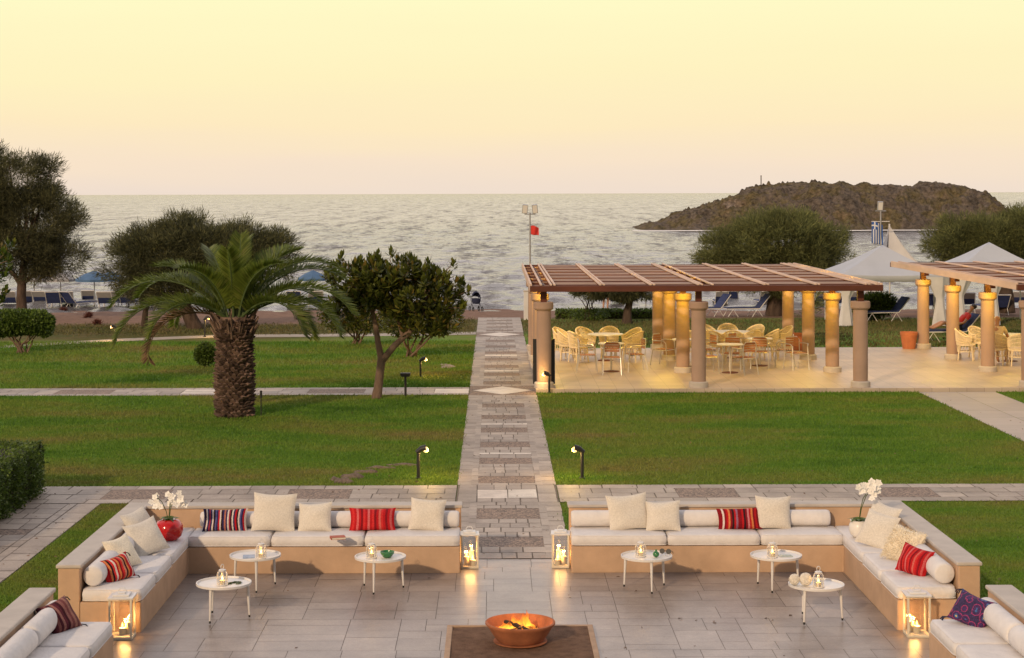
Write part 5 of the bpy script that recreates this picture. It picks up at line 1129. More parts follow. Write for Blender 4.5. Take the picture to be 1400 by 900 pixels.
# ---- leafy tree with big rosettes
def rosette_tree(label, base, trunks, lobes, nros, mat, L, Wd, name='rubber_tree', bark='pale_bark', nb=50, extra=None):
    t = thing(name, label, 'tree', base); B = np.array(base); tips = []
    for tr in trunks:
        mb = MB(); pts = [Vector(p[:3]) - Vector(base) for p in tr]; mb.tube(pts, [p[3] for p in tr], 12); mb.build('trunk', M[bark], t, True); tips.append((pts[-1], tr[-1][3]))
    C, d_ = in_lobes(nros, lobes, .45)
    if extra is not None: C = np.concatenate([C, extra]); d_ = np.concatenate([d_, np.tile([[0, 0, 1.0]], (len(extra), 1))])
    C = C - B; nr_ = len(C); ids = list(RNG.choice(nr_, min(nb, nr_), replace=False)) + list(range(nros, nr_))
    for i in ids[:95]:
        tp_, rr = min(tips, key=lambda q: (q[0] - Vector(C[i])).length); mb = MB(); limb(mb, tp_ - Vector((0, 0, .04)), Vector(C[i]), min(.035, rr * .5), .009, .18, 6, int(i)); mb.build('branch', M[bark], t, True)
    per = 13; k = np.repeat(np.arange(nr_), per); n = len(k); ax = unit(d_[k] * .6 + np.array([0, 0, .9]) + RNG.normal(0, .2, (nr_, 3))[k])
    a = np.tile(np.arange(per) * 2.4, nr_) + RNG.uniform(0, 6, nr_)[k]; e = np.tile(np.linspace(.15, 1.35, per), nr_) + RNG.normal(0, .12, n)
    u = unit(np.cross(ax, np.array([.3, .9, .1]))); v = np.cross(ax, u); rd = u * np.cos(a)[:, None] + v * np.sin(a)[:, None]
    D = unit(ax * np.cos(e)[:, None] + rd * np.sin(e)[:, None]); Nn = unit(ax * np.sin(e)[:, None] - rd * np.cos(e)[:, None])
    Pp = C[k] - ax * (np.tile(np.linspace(0, .16, per), nr_))[:, None]
    V, Fq = leaf_quads(Pp, D, Nn, L * RNG.uniform(.75, 1.2, n), Wd * RNG.uniform(.8, 1.2, n), .55, -.12); npmesh('crown', V, Fq, M[mat], t); return t
Yt = 41.1; pt = lambda px, py, r_, dy=0: (*atd(px, py, Yt + dy), r_)
ex = np.array([atd(px, py, Yt + dy) for px, py, dy in ((467, 348, 0), (516, 345, .1), (535, 343, 0), (561, 350, -.2), (585, 356, .2), (620, 356, 0), (633, 385, .1), (452, 362, 0), (505, 350, .3), (575, 362, 0), (608, 372, .3), (640, 395, 0), (445, 372, .2))])
ex[:, 2] -= .06
rosette_tree('leafy tree with big glossy dark leaves and a forked trunk on the middle lawn', (atd(515, 545, Yt)[0], Yt, 0),
             [[pt(514, 549, .13), pt(517, 530, .105), pt(520, 505, .095), pt(522, 490, .10)], [pt(522, 493, .085), pt(517, 470, .07), pt(514, 448, .062), pt(508, 420, .045)], [pt(522, 494, .085, 0), pt(540, 472, .075, -.1), pt(560, 454, .065, -.15), pt(578, 430, .045, -.2)], [pt(551, 462, .05, -.1), pt(545, 440, .04), pt(535, 410, .03)]],
             [lobe(505, 395, Yt, 50, 38), lobe(560, 400, Yt, 62, 40), lobe(600, 408, Yt, 38, 42), lobe(480, 385, Yt, 36, 30), lobe(535, 375, Yt, 45, 26), lobe(585, 440, Yt, 45, 18), lobe(470, 420, Yt, 30, 25)], 520, 'rubber_leaf', .195, .088, extra=ex)
Yt = 40.0
rosette_tree('bright green leafy tree whose branch enters the picture at the left edge', (-12.6, Yt, 0), [[(-12.6, Yt, -.02, .12), (-12.5, Yt, 1.0, .1), (-12.3, Yt, 2.2, .08)], [(-12.35, Yt, 2.0, .05), (-11.5, Yt - .1, 2.9, .03)]],
             [lobe(-8, 352, Yt, 34, 24), lobe(12, 345, Yt, 20, 14), lobe(-5, 388, Yt, 18, 22), lobe(-2, 415, Yt, 10, 22), lobe(-40, 370, Yt, 40, 50)], 110, 'bright_leaf', .17, .075, nb=30)
# ---- palm
bx_, by_, _ = at(320, 573); by_ += .45; bx_ = (320 - VX) / F * by_; zc = 2.15
pal = thing('palm_tree', 'stout date palm with rough trunk and arching green fronds on the left lawn', 'palm', (bx_, by_, 0))
V = []; Fq = []; r = random.Random(4)
def prof_r(z): return .365 + .03 * math.sin(z * 2.2) + (.05 * max(0, .12 - z) / .12) + .03 * max(0, z - 1.5)
mb = MB(); mb.lathe([(prof_r(z) - .05, z) for z in np.linspace(-.02, zc, 16)], 28)
for i in range(31):
    z = .03 + i * .067
    for j in range(19):
        a = 2 * PI * (j + .5 * (i % 2)) / 19 + r.uniform(-.06, .06); R_ = prof_r(z) + r.uniform(-.02, .02); zz = z + r.uniform(-.02, .02); w_ = .085 + r.uniform(-.015, .015); hh = .11 * r.uniform(.8, 1.2); out = .055 + r.uniform(-.02, .035) + .03 * (z > 1.6)
        c, s2 = math.cos(a), math.sin(a); tx_, ty = -s2, c
        b0 = len(mb.v); mb.add([((R_ - .06) * c - tx_ * w_, (R_ - .06) * s2 - ty * w_, zz - hh * .5), ((R_ - .06) * c + tx_ * w_, (R_ - .06) * s2 + ty * w_, zz - hh * .5), ((R_ + out) * c + tx_ * w_ * .45, (R_ + out) * s2 + ty * w_ * .45, zz + hh * .42), ((R_ + out) * c - tx_ * w_ * .45, (R_ + out) * s2 - ty * w_ * .45, zz + hh * .42), ((R_ - .06) * c, (R_ - .06) * s2, zz + hh * .75)],
               [(0, 1, 2, 3), (3, 2, 4), (0, 3, 4), (1, 4, 2)])
mb.build('trunk', M['palm_bark'], pal)
mb = MB()
for k in range(60):
    a = r.uniform(0, 6.28); z = zc - r.uniform(0, .45); R_ = .38; L = r.uniform(.15, .4); mb.tube([(R_ * math.cos(a), R_ * math.sin(a), z), ((R_ + L * .5) * math.cos(a), (R_ + L * .5) * math.sin(a), z + L * .8)], [.035, .012], 5)
mb.build('frond_stubs', M['palm_bark'], pal)
def frond(az, e0, L, droop, mat='palm_leaf', seed=0, lw=1.0):
    rr = np.random.default_rng(seed); n = 40; s_ = np.linspace(0, 1, n); el = e0 - droop * s_ ** 1.35; ds = L / n; hx = np.cumsum(np.cos(el) * ds); hz = np.cumsum(np.sin(el) * ds)
    swing = rr.normal(0, .12) * s_ ** 2; ca, sa = np.cos(az + swing), np.sin(az + swing); start = .16
    Pp = np.stack([(start + hx) * ca, (start + hx) * sa, zc - .05 + hz], 1); Tn = unit(np.gradient(Pp, axis=0)); side = unit(np.cross(Tn, np.array([0, 0, 1.0]) + 1e-3)); upv = np.cross(side, Tn)
    m = 135; q = np.linspace(.10, 1, m); i0 = np.clip((q * (n - 1)).astype(int), 0, n - 2); fr_ = q * (n - 1) - i0; B = Pp[i0] * (1 - fr_)[:, None] + Pp[i0 + 1] * fr_[:, None]
    VV = []; FF = []; off = 0
    for sg in (-1, 1):
        ll = .40 * np.sin(np.clip(.12 + q * .88, 0, 1) * PI * .93) ** .6 * rr.uniform(.85, 1.1, m) + .05
        fw = .55 + .55 * q; D = unit(side[i0] * sg * 1.0 + Tn[i0] * fw[:, None] + upv[i0] * (.55 + rr.normal(0, .16, m))[:, None] + np.array([0, 0, -.12]))
        v, f = leaf_quads(B, D, unit(upv[i0] + side[i0] * sg * -.4), ll, 0.031 * lw * rr.uniform(.8, 1.2, m), .35); VV.append(v); FF.append(f + off); off += len(v)
    fo = npmesh('frond', np.concatenate(VV), np.concatenate(FF), M[mat], pal)
    mb = MB(); idx = list(range(0, n, 3)) + [n - 1]; mb.tube([tuple(Pp[i]) for i in idx], [.024 * (1 - i / n) + .004 for i in idx], 6); mb.build('rachis', M['stem_green' if mat == 'palm_leaf' else 'brown_frond'], fo, True)
R_ = math.radians
fl = [(172, 50, 3.05, 105), (188, 34, 2.9, 110), (150, 52, 2.9, 100), (4, 68, 2.75, 100), (-6, 46, 2.85, 100), (12, 36, 2.55, 110), (-22, 44, 2.2, 135), (30, 56, 2.9, 90),
      (95, 80, 2.0, 42), (55, 72, 2.2, 62), (128, 74, 2.1, 60), (270, 82, 1.75, 45), (228, 72, 1.85, 72), (310, 74, 1.9, 70), (80, 86, 1.85, 25), (185, 70, 2.1, 80), (20, 76, 2.05, 62),
      (90, 50, 2.6, 95), (45, 42, 2.7, 95), (135, 36, 2.6, 100), (215, 40, 2.2, 118), (325, 42, 2.2, 120)]
for k, (az, e0, L, dr_) in enumerate(fl): frond(R_(az), R_(e0), L, R_(dr_), 'palm_leaf', k)
frond(R_(186), R_(22), 2.3, R_(118), 'brown_frond', 77, .7)
# ---- roots and stones on the lawn
def stones(name, label, cat, spec):
    t = thing(name, label, cat, (spec[0][0], spec[0][1], 0)); x0, y0 = spec[0][0], spec[0][1]
    for k, (x, y, sx, sy, sz) in enumerate(spec):
        V = []; n = 14; rr = random.Random(k + int(x * 10)); ph = [rr.uniform(0, 6) for _ in range(4)]
        mb = MB(); mb.ball((0, 0, 0), 1.0, 16)
        mb.v = [((vx * (1 + .18 * math.sin(3 * vy + ph[0]) + .1 * math.sin(7 * vx + ph[1]))) * sx + x - x0, (vy * (1 + .15 * math.sin(4 * vx + ph[2]))) * sy + y - y0, (vz * (1 + .2 * math.sin(5 * vx + ph[3]))) * sz) for vx, vy, vz in mb.v]; mb.build('stone' if cat == 'rock' else 'root', M['rock' if cat == 'rock' else 'root_wood'], t, True)
g_ = lambda px, py: at(px, py)[:2]
stones('tree_roots', 'knobbly grey roots and stones breaking the lawn left of the lit lamp', 'roots', [(*g_(470, 660), .16, .13, .08), (*g_(482, 654), .2, .10, .09), (*g_(500, 647), .25, .08, .06), (*g_(520, 641), .25, .06, .05), (*g_(550, 636.5), .32, .09, .04), (*g_(458, 657), .08, .10, .06)])
stones('lawn_stone', 'flat pale stone lying in the upper lawn near the main path', 'rock', [(*g_(613, 502), .22, .3, .06), (*g_(607, 500), .12, .2, .05)])
for px, py, s_, lab in ((121, 434, .16, 'small reddish dry tuft on the sand, nearest the left sunbeds'), (133, 444, .14, 'small brown tuft on the dry grass above the lit lamp'), (86, 426, .15, 'small brown tuft beside the clipped bush'), (412, 437, .15, 'small reddish tuft on the sand right of the palm')):
    x, y, z = gp(px, py); t = thing('dry_tuft', lab, 'tuft', (x, y, z), 0, 'dry tufts on the sand'); n = 260; D = unit(RNG.normal(0, .7, (n, 3)) + np.array([0, 0, 1.0])); D[:, 2] = np.abs(D[:, 2]); V, Fq = leaf_quads(RNG.normal(0, .3, (n, 3)) * np.array([s_, s_, 0]), D, unit(RNG.normal(0, 1, (n, 3))), s_ * 1.5 * RNG.uniform(.6, 1.3, n), .03 * RNG.uniform(.7, 1.3, n)); npmesh('foliage', V, Fq, M['dry_brush'], t)
# ================================================================== BEACH
def lounger():
    t = thing('sun_lounger', '', 'sun lounger', (0, 0, 0), 0, 'blue and white sunbeds on the beach')
    mb = MB()
    for sx in (-1, 1): mb.tube([(sx * .31, -1.0, .33), (sx * .31, .35, .33), (sx * .31, .80, .86)], .018, 7)
    mb.tube([(-.31, -1.0, .33), (.31, -1.0, .33)], .018, 7); mb.tube([(-.31, .80, .86), (.31, .80, .86)], .018, 7); mb.build('frame', M['white_paint'], t, True)
    for sx in (-1, 1):
        for y in (-.75, .25): mb = MB(); mb.tube([(sx * .31, y - .22, 0), (sx * .31, y, .32), (sx * .31, y + .22, 0)], .014, 6); mb.build('leg', M['white_paint'], t, True)
    mb = MB(); mb.box(-.29, .29, -.98, .34, .335, .38); mb.build('seat', M['blue_sling'], t, bevel=.012)
    R_ = Matrix.Translation((0, .35, .34)) @ Matrix.Rotation(math.atan2(.53, .45), 4, 'X')
    mb = MB(); mb.box(-.29, .29, .0, .34, -.012, .035, mat=R_); mb.build('backrest', M['blue_sling'], t, bevel=.01)
    mb = MB(); mb.box(-.29, .29, .345, .70, -.012, .035, mat=R_); mb.build('headrest', M['grey_sling'], t, bevel=.01)
    return t
def lounger_blue():
    t = copy_tree(LP)
    for c in t.children:
        if c.name.startswith('headrest'): c.data = c.data.copy(); c.data.materials[0] = M['blue_sling']
    return t
LP = lounger(); first = True; LB = lounger_blue(); firstb = True
def put_l(px, py, rz, label, blue=False):
    global first, firstb
    if blue: o = LB if firstb else copy_tree(LB); firstb = False
    else: o = LP if first else copy_tree(LP); first = False
    x, y, z = gp(px, py); o.location = (x, y, z); o.rotation_euler = (0, 0, rz); k_ = 1.12 if px < 900 else 1.0; o.scale = (k_, k_, k_); o['label'] = label; return (x, y, z)
for px, py, rz, bl, lab in ((15, 424, PI + .1, 0, 'sunbed left of the tall tamarisk trunk, seen from behind'), (36, 422, PI + .2, 0, 'grey topped sunbed half behind the tall tamarisk trunk'), (76, 424.5, PI + .05, 1, 'all blue sunbed between two grey topped ones in the left group'), (164, 424, PI + .1, 0, 'grey topped sunbed beside the tip of the left palm frond'), (203, 424, PI, 1, 'all blue sunbed just right of the thin leaning trunk'), (312, 424, PI, 0, 'grey topped sunbed between two blue ones behind the palm crown'), (60, 423, PI - .1, 0, 'sunbed just right of the tall tamarisk trunk, grey headrest raised'), (92, 424, PI + .15, 0, 'sunbed with grey headrest in the middle of the left group'), (106, 424.5, PI - .6, 1, 'all blue sunbed turned sideways in the left group'), (123, 421, PI + .1, 0, 'sunbed with grey headrest beneath the blue parasol'),
                            (147, 425, PI, 0, 'sunbed right of the blue parasol pole, seen from behind'), (178, 424, PI - .1, 0, 'sunbed left of the thin leaning trunk behind the palm fronds'), (222, 424, PI + .2, 1, 'all blue sunbed between the two leaning trunks'), (240, 424, PI, 0, 'grey topped sunbed between the two leaning trunks'), (292, 424, PI + .1, 1, 'all blue sunbed behind the palm crown'), (330, 424, PI - .1, 0, 'grey topped sunbed hidden behind the palm crown'),
                            (404, 424, PI, 1, 'all blue sunbed seen between palm fronds on the right'), (432, 424, PI + .1, 0, 'grey topped sunbed left of the leafy tree'), (843, 422, PI, 0, 'sunbed seen under the main pergola, left of the dark tree'),
                            (970, 433, -1.2, 1, 'blue sunbed next to the front middle column'), (985, 421, PI, 0, 'sunbed with grey headrest right of the front middle column, nearer the sea'), (1002, 420, PI - .2, 1, 'dark blue sunbed seen from behind, right of the grey one'), (1024, 433, -1.4, 1, 'blue sunbed seen from the side beside the thick tamarisk trunk'),
                            (1044, 421, PI + .1, 0, 'grey topped sunbed half behind the thick tamarisk trunk'), (1142, 424, PI, 1, 'all blue sunbed between the two rightmost columns of the main pergola'), (1118, 421, PI + .2, 0, 'sunbed seen between the yellow columns'), (1168, 422, PI, 0, 'sunbed behind the right front column'), (1190, 421, PI - .1, 0, 'sunbed behind the bush under the white gazebo'), (1212, 439, -1.3, 1, 'blue sunbed seen from the side in front of the gazebo bush'), (1272, 428, PI, 1, 'dark sunbed behind the first curtain of the second gazebo'),
                            (1322, 426, PI - .2, 0, 'sunbed between the two white curtains'), (1350, 430, PI + .1, 1, 'blue sunbed left of the right-hand tamarisk trunk'), (1364, 431, PI, 1, 'blue sunbed close against the right-hand tamarisk trunk'), (1390, 423, PI - .1, 0, 'sunbed at the right picture edge near the sea')):
    put_l(px, py, rz, lab, bl)
sx_, sy_, sz_ = put_l(1302, 467, -1.45, 'white framed sunbed on the lawn with a sunbather in red', True)
def parasol(label, px, py, R_, h, mat='blue_canvas'):
    x, y, z = gp(px, py); t = thing('beach_parasol', label, 'parasol', (x, y, z), 0, 'parasols on the beach')
    mb = MB(); mb.tube([(0, 0, 0), (0, 0, h + .1)], .028, 8); mb.build('pole', M['grey_metal'], t, True)
    mb = MB(); mb.lathe([(R_, h - .52), (R_, h - .40), (R_ * .55, h - .16), (.03, h + .02)], 8, closed=False); mb.lathe([(.03, h + .01), (R_ * .55, h - .175), (R_ - .01, h - .415)], 8, closed=False); mb.build('canopy', M[mat], t)
for px, py, R_, mat, lab in ((47, 423, .8, 'grey_sling', 'grey parasol by the tall tamarisk trunk'), (83, 423, .8, 'grey_sling', 'grey parasol half hidden under the tall tamarisk crown'), (129, 424, .95, 'blue_canvas', 'blue parasol between the two left tamarisks'), (152, 420, .8, 'blue_canvas', 'blue parasol at the left edge of the domed tamarisk'), (428, 421, .8, 'blue_canvas', 'blue parasol above the right palm fronds'), (883, 424, .9, 'blue_canvas', 'parasol on a dark pole seen beneath the main pergola')): parasol(lab, px, py, R_, 1.95, mat)
def gazebo(label, cx, cy, hx, hy, zl, zt, curtains, peak=.18):
    z0 = gz(cy); t = thing('gazebo', label, 'gazebo', (cx, cy, z0), 0, 'white gazebos by the beach')
    for sx in (-1, 1):
        for sy in (-1, 1): mb = MB(); mb.tube([(sx * hx, sy * hy, 0), (sx * hx, sy * hy, zl)], .028, 8); mb.build('leg', M['white_paint'], t, True)
    V = []; n = 24; m_ = 10; Fq = []
    for i in range(m_ + 1):
        f = i / m_
        for j in range(n * 4):
            a = 2 * PI * j / (4 * n); c, s2 = math.cos(a), math.sin(a); k = 1 / max(abs(c), abs(s2)); sq = k * (1 - f * .0)
            R_ = (1 - f) * (1 - .06 * math.sin(PI * f)); e = 1 - .035 * (1 - f) * (1 - (min(abs(c), abs(s2)) * k) ** 2)
            z = zl + (zt - zl) * (f ** .92) - .05 * math.sin(PI * f) - .06 * (1 - f) * (1 - (min(abs(c), abs(s2)) * k) ** 2)
            V.append((c * sq * hx * 1.04 * R_ * e + 1e-3 * c, s2 * sq * hy * 1.04 * R_ * e + 1e-3 * s2, z))
    b0 = len(V)
    for j in range(n * 4): x, y, z = V[j]; V.append((x * 1.003, y * 1.003, z - .20 - .03 * abs(math.sin(j * .6))))
    w = 4 * n
    for i in range(m_):
        for j in range(w): Fq.append((i * w + j, i * w + (j + 1) % w, (i + 1) * w + (j + 1) % w, (i + 1) * w + j))
    for j in range(w): Fq.append((b0 + j, b0 + (j + 1) % w, (j + 1) % w, j))
    o = npmesh('canopy', V, Fq, M['tent_fabric'], t, True); sd_ = o.modifiers.new('solid', 'SOLIDIFY'); sd_.thickness = .008
    for sx, sy in curtains:
        mb = MB(); prof = []; vs = []; nz = 16; na = 20
        for i in range(nz + 1):
            f = i / nz; z = .02 + f * (zl - .12); wd = .13 + .12 * abs(f - .55) ** 1.1 * 2 if f < .55 else .13 + .30 * (f - .55) / .45
            for j in range(na):
                a = 2 * PI * j / na; rr = wd * (1 + .16 * math.sin(5 * a + 2 * f)); vs.append((sx * (hx - .10 - (.22 * (f - .55) if f > .55 else 0)) + rr * math.cos(a), sy * hy + rr * .55 * math.sin(a), z))
        mb.add(vs, [(i * na + j, i * na + (j + 1) % na, (i + 1) * na + (j + 1) % na, (i + 1) * na + j) for i in range(nz) for j in range(na)]); mb.build('curtain', M['white_cloth'], t, True)
    return t
gx_ = lambda px, Y: (px - VX) / F * Y
gazebo('large white pyramid gazebo between the two pergolas', gx_(1206, 64.5), 64.5, 1.78, 1.7, 1.86, 2.86, [(-1, -1), (1, -1)])
gazebo('white gazebo with gathered curtains rising behind the second pergola', gx_(1352, 64.5), 64.5, 1.62, 1.6, 2.0, 2.95, [(-1, -1), (-.2, -1), (1, -1)])
# peaked white sail behind the first gazebo
Ys = 73.0; c = atd(1216, 308, Ys); z0 = gz(Ys); t = thing('shade_sail', 'tall peaked white shade sail behind the large gazebo', 'shade sail', (c[0], Ys, z0)); zt_ = c[2] - z0
mb = MB(); mb.tube([(0, 0, 0), (0, 0, zt_ + .05)], .035, 8); mb.build('mast', M['white_paint'], t, True)
V = []; n = 14; cor = [(-.5, -.9, 1.9), (1.9, -.9, 1.75), (1.9, 1.2, 1.75), (-.5, 1.2, 1.9)]; Fq = []
for q in range(4):
    a_, b_ = np.array(cor[q]), np.array(cor[(q + 1) % 4]); b0 = len(V)
    for i in range(n + 1):
        f = i / n
        for j in range(n + 1):
            g = j / n; e = a_ * (1 - g) + b_ * g; e = e - np.array([e[0] - .7, e[1] - .15, 0]) * .10 * math.sin(PI * g); p = np.array([0, 0, zt_]) * (1 - f) + e * f; p[2] -= .55 * math.sin(PI * f) * (.8 if q != 3 else .4); V.append(tuple(p))
    for i in range(n):
        for j in range(n): Fq.append((b0 + i * (n + 1) + j, b0 + i * (n + 1) + j + 1, b0 + (i + 1) * (n + 1) + j + 1, b0 + (i + 1) * (n + 1) + j))
o = npmesh('sail', V, Fq, M['white_cloth'], t, True); o.modifiers.new('solid', 'SOLIDIFY').thickness = .006
for x, y, z in cor: mb = MB(); mb.tube([(x, y, 0), (x, y, z)], .025, 8); mb.build('post', M['white_paint'], t, True)
# floodlight poles and flags
def pole(label, px, pytop, pybase, Y, heads, bar=None):
    x, _, zt = atd(px, pytop, Y); z0 = gz(Y); t = thing('light_pole', label, 'light pole', (x, Y, z0), 0, 'floodlight poles on the beach'); h = zt - z0
    mb = MB(); mb.tube([(0, 0, 0), (0, 0, h - .3)], [.045, .03], 10); mb.build('mast', M['grey_metal'], t, True)
    mb = MB(); mb.tube([(-.22, 0, h - .35), (.22, 0, h - .35)], .022, 8); mb.build('crossbar', M['grey_metal'], t, True)
    for sx in heads:
        f = MB(); Rm = Matrix.Translation((sx, -.02, h - .15)) @ Matrix.Rotation(.25, 4, 'X') @ Matrix.Rotation(-sx * .5, 4, 'Y'); f.box(-.11, .11, -.05, .05, -.17, .19, mat=Rm); o = f.build('floodlight', M['grey_metal'], t, bevel=.01)
        f = MB(); f.box(-.09, .09, -.0545, -.0505, -.15, .17, mat=Rm); f.build('lens', M['white_paint'], o)
    if bar:
        mb = MB(); mb.tube([(-.38, 0, bar), (.36, 0, bar)], .016, 8); mb.build('yard', M['white_paint'], t, True)
    return t, x, z0, h
t, x, z0, h = pole('twin floodlight pole flying a small red flag at the end of the main path', 724.5, 281, 432, 70.5, (-.20, .20))
def flag(name, label, loc, w, h_, mat, seed, hang=0.0):
    V = []; U = []; n = 16
    for i in range(n + 1):
        for j in range(n + 1):
            u, v = i / n, j / n; V.append((u * w, .06 * math.sin(u * 7 + seed + v * 1.5) * u, -v * h_ - hang * u * u + .02 * math.sin(u * 5 + v * 3))); U.append((u, 1 - v))
    o = npmesh(name, V, [(i * (n + 1) + j, (i + 1) * (n + 1) + j, (i + 1) * (n + 1) + j + 1, i * (n + 1) + j + 1) for i in range(n) for j in range(n)], mat, None, True, uv=U)
    o.location = loc; o.modifiers.new('solid', 'SOLIDIFY').thickness = .004; return tag(o, label, 'flag')
flag('red_flag', 'small red warning flag on the twin floodlight pole', (x + .035, 70.5, atd(724, 309, 70.5)[2]), .32, .34, M['red_cloth'], 1, .06)
Yf = 72.0; t, x, z0, h = pole('single floodlight pole with a crossbar behind the large gazebo', 1204, 277, 432, Yf, (-.02,), atd(1204, 303, Yf)[2] - gz(Yf))
m, tt_, b, o = mk('striped_flag'); cc = tt_.nodes.new('ShaderNodeTexCoord'); s3 = tt_.nodes.new('ShaderNodeSeparateXYZ'); tt_.links.new(cc.outputs['UV'], s3.inputs[0])
BL, WT = (.03, .10, .34, 1), (.62, .62, .64, 1)
st_ = ramp(tt_, s3.outputs[0], [(i / 9, BL if i % 2 == 0 else WT) for i in range(9)], 'CONSTANT')
cx_ = ramp(tt_, s3.outputs[0], [(0, BL), (.222, WT), (.333, BL), (.99, BL)], 'CONSTANT'); cy_ = ramp(tt_, s3.outputs[1], [(0, BL), (.8, WT), (.87, BL), (.99, BL)], 'CONSTANT')
cross = mixc(tt_, 1.0, cx_, cy_, 'LIGHTEN')
inx = node(tt_, 'ShaderNodeMath', operation='LESS_THAN'); tt_.links.new(s3.outputs[0], inx.inputs[0]); inx.inputs[1].default_value = .555
iny = node(tt_, 'ShaderNodeMath', operation='GREATER_THAN'); tt_.links.new(s3.outputs[1], iny.inputs[0]); iny.inputs[1].default_value = .66
an = node(tt_, 'ShaderNodeMath', operation='MULTIPLY'); tt_.links.new(inx.outputs[0], an.inputs[0]); tt_.links.new(iny.outputs[0], an.inputs[1])
tt_.links.new(mixc(tt_, an.outputs[0], st_, cross), b.inputs['Base Color']); b.inputs['Roughness'].default_value = .85
flag('striped_flag', 'blue and white striped flag with a cross hanging from the floodlight pole crossbar', (x - .38, Yf - .03, atd(1204, 304, Yf)[2]), .46, .86, M['striped_flag'], 2, .10)
mb = MB(); Yp = 66.5; x = gx_(719.5, Yp); zt = atd(720, 397, Yp)[2]; pl_ = thing('white_pillar', 'white square pillar at the beach end of the main path, left of the pergola', 'pillar', (x + .02, Yp, 0)); mb.box(-.13, .13, -.13, .13, 0, zt - .05); mb.build('shaft', M['white_cloth'], pl_, bevel=.01); mb = MB(); mb.box(-.15, .15, -.15, .15, zt - .049, zt); mb.build('cap', M['coping_stone'], pl_, bevel=.008)
x, _, z = atd(1040.5, 241, 266); mb = MB(); mb.tube([(0, 0, -1.9), (0, 0, 0)], .075, 8); t = thing('islet_post', 'lone thin post standing on the islet ridge', 'post', (x, 266, z)); mb.build('shaft', M['bark'], t, True); mb = MB(); mb.ball((0, 0, .03), .10, 8); mb.build('top', M['bark'], t, True)
# bush by the gazebo
x, y, z = gp(1196, 437); t = thing('gazebo_bush', 'dense green bush under the large gazebo behind a blue sunbed', 'bush', (x, y, z))
for k in range(6): mb = MB(); limb(mb, (0, 0, 0), (random.uniform(-.6, .6), random.uniform(-.3, .3), random.uniform(.5, .8)), .03, .01, .1, 5, k); mb.build('stem', M['bark'], t, True)
shrub_leaves(5000, [(0, 0, .5, .75, .5, .45), (.35, 0, .62, .5, .4, .35), (-.4, 0, .4, .45, .4, .35)], .16, .05, 'hedge_leaf', t, .3)
# pram at the end of the path
x, y, z = gp(651, 426); t = thing('pram', 'black baby pram on the sand at the end of the main path', 'pram', (x, y, z), .3)
mb = MB(); mb.lathe([(.001, .34), (.17, .36), (.22, .46), (.23, .60), (.21, .60), (.16, .42), (.001, .40)], 18, closed=False, sx=.9, sy=1.3); mb.build('bassinet', M['navy_cloth'], t, True)
mb = MB(); vs = []; n = 10
for i in range(n + 1):
    for j in range(n + 1):
        a = PI * i / n; b_ = PI * .55 * j / n; vs.append((-.21 * math.cos(a), .02 + .29 * math.cos(b_) * math.sin(a) - .05, .58 + .34 * math.sin(a) * math.sin(b_ + .35)))
mb.add(vs, [(i * (n + 1) + j, (i + 1) * (n + 1) + j, (i + 1) * (n + 1) + j + 1, i * (n + 1) + j + 1) for i in range(n) for j in range(n)]); o = mb.build('hood', M['navy_cloth'], t, True); o.modifiers.new('s', 'SOLIDIFY').thickness = .01
mb = MB()
for sx in (-1, 1): mb.tube([(sx * .2, -.25, .12), (sx * .19, .12, .42), (sx * .19, .5, .92)], .013, 6); mb.tube([(sx * .2, .3, .12), (sx * .19, .05, .38)], .013, 6)
mb.tube([(-.19, .5, .92), (.19, .5, .92)], .016, 6); mb.build('frame', M['black_metal'], t, True)
for sx in (-1, 1):
    for sy in (-.27, .32): mb = MB(); mb.tube([(sx * .22 + .08 * 0, sy + .11 * math.cos(a), .12 + .11 * math.sin(a)) for a in np.linspace(0, 2 * PI, 19)], .02, 6); mb.build('wheel', M['black_metal'], t, True)
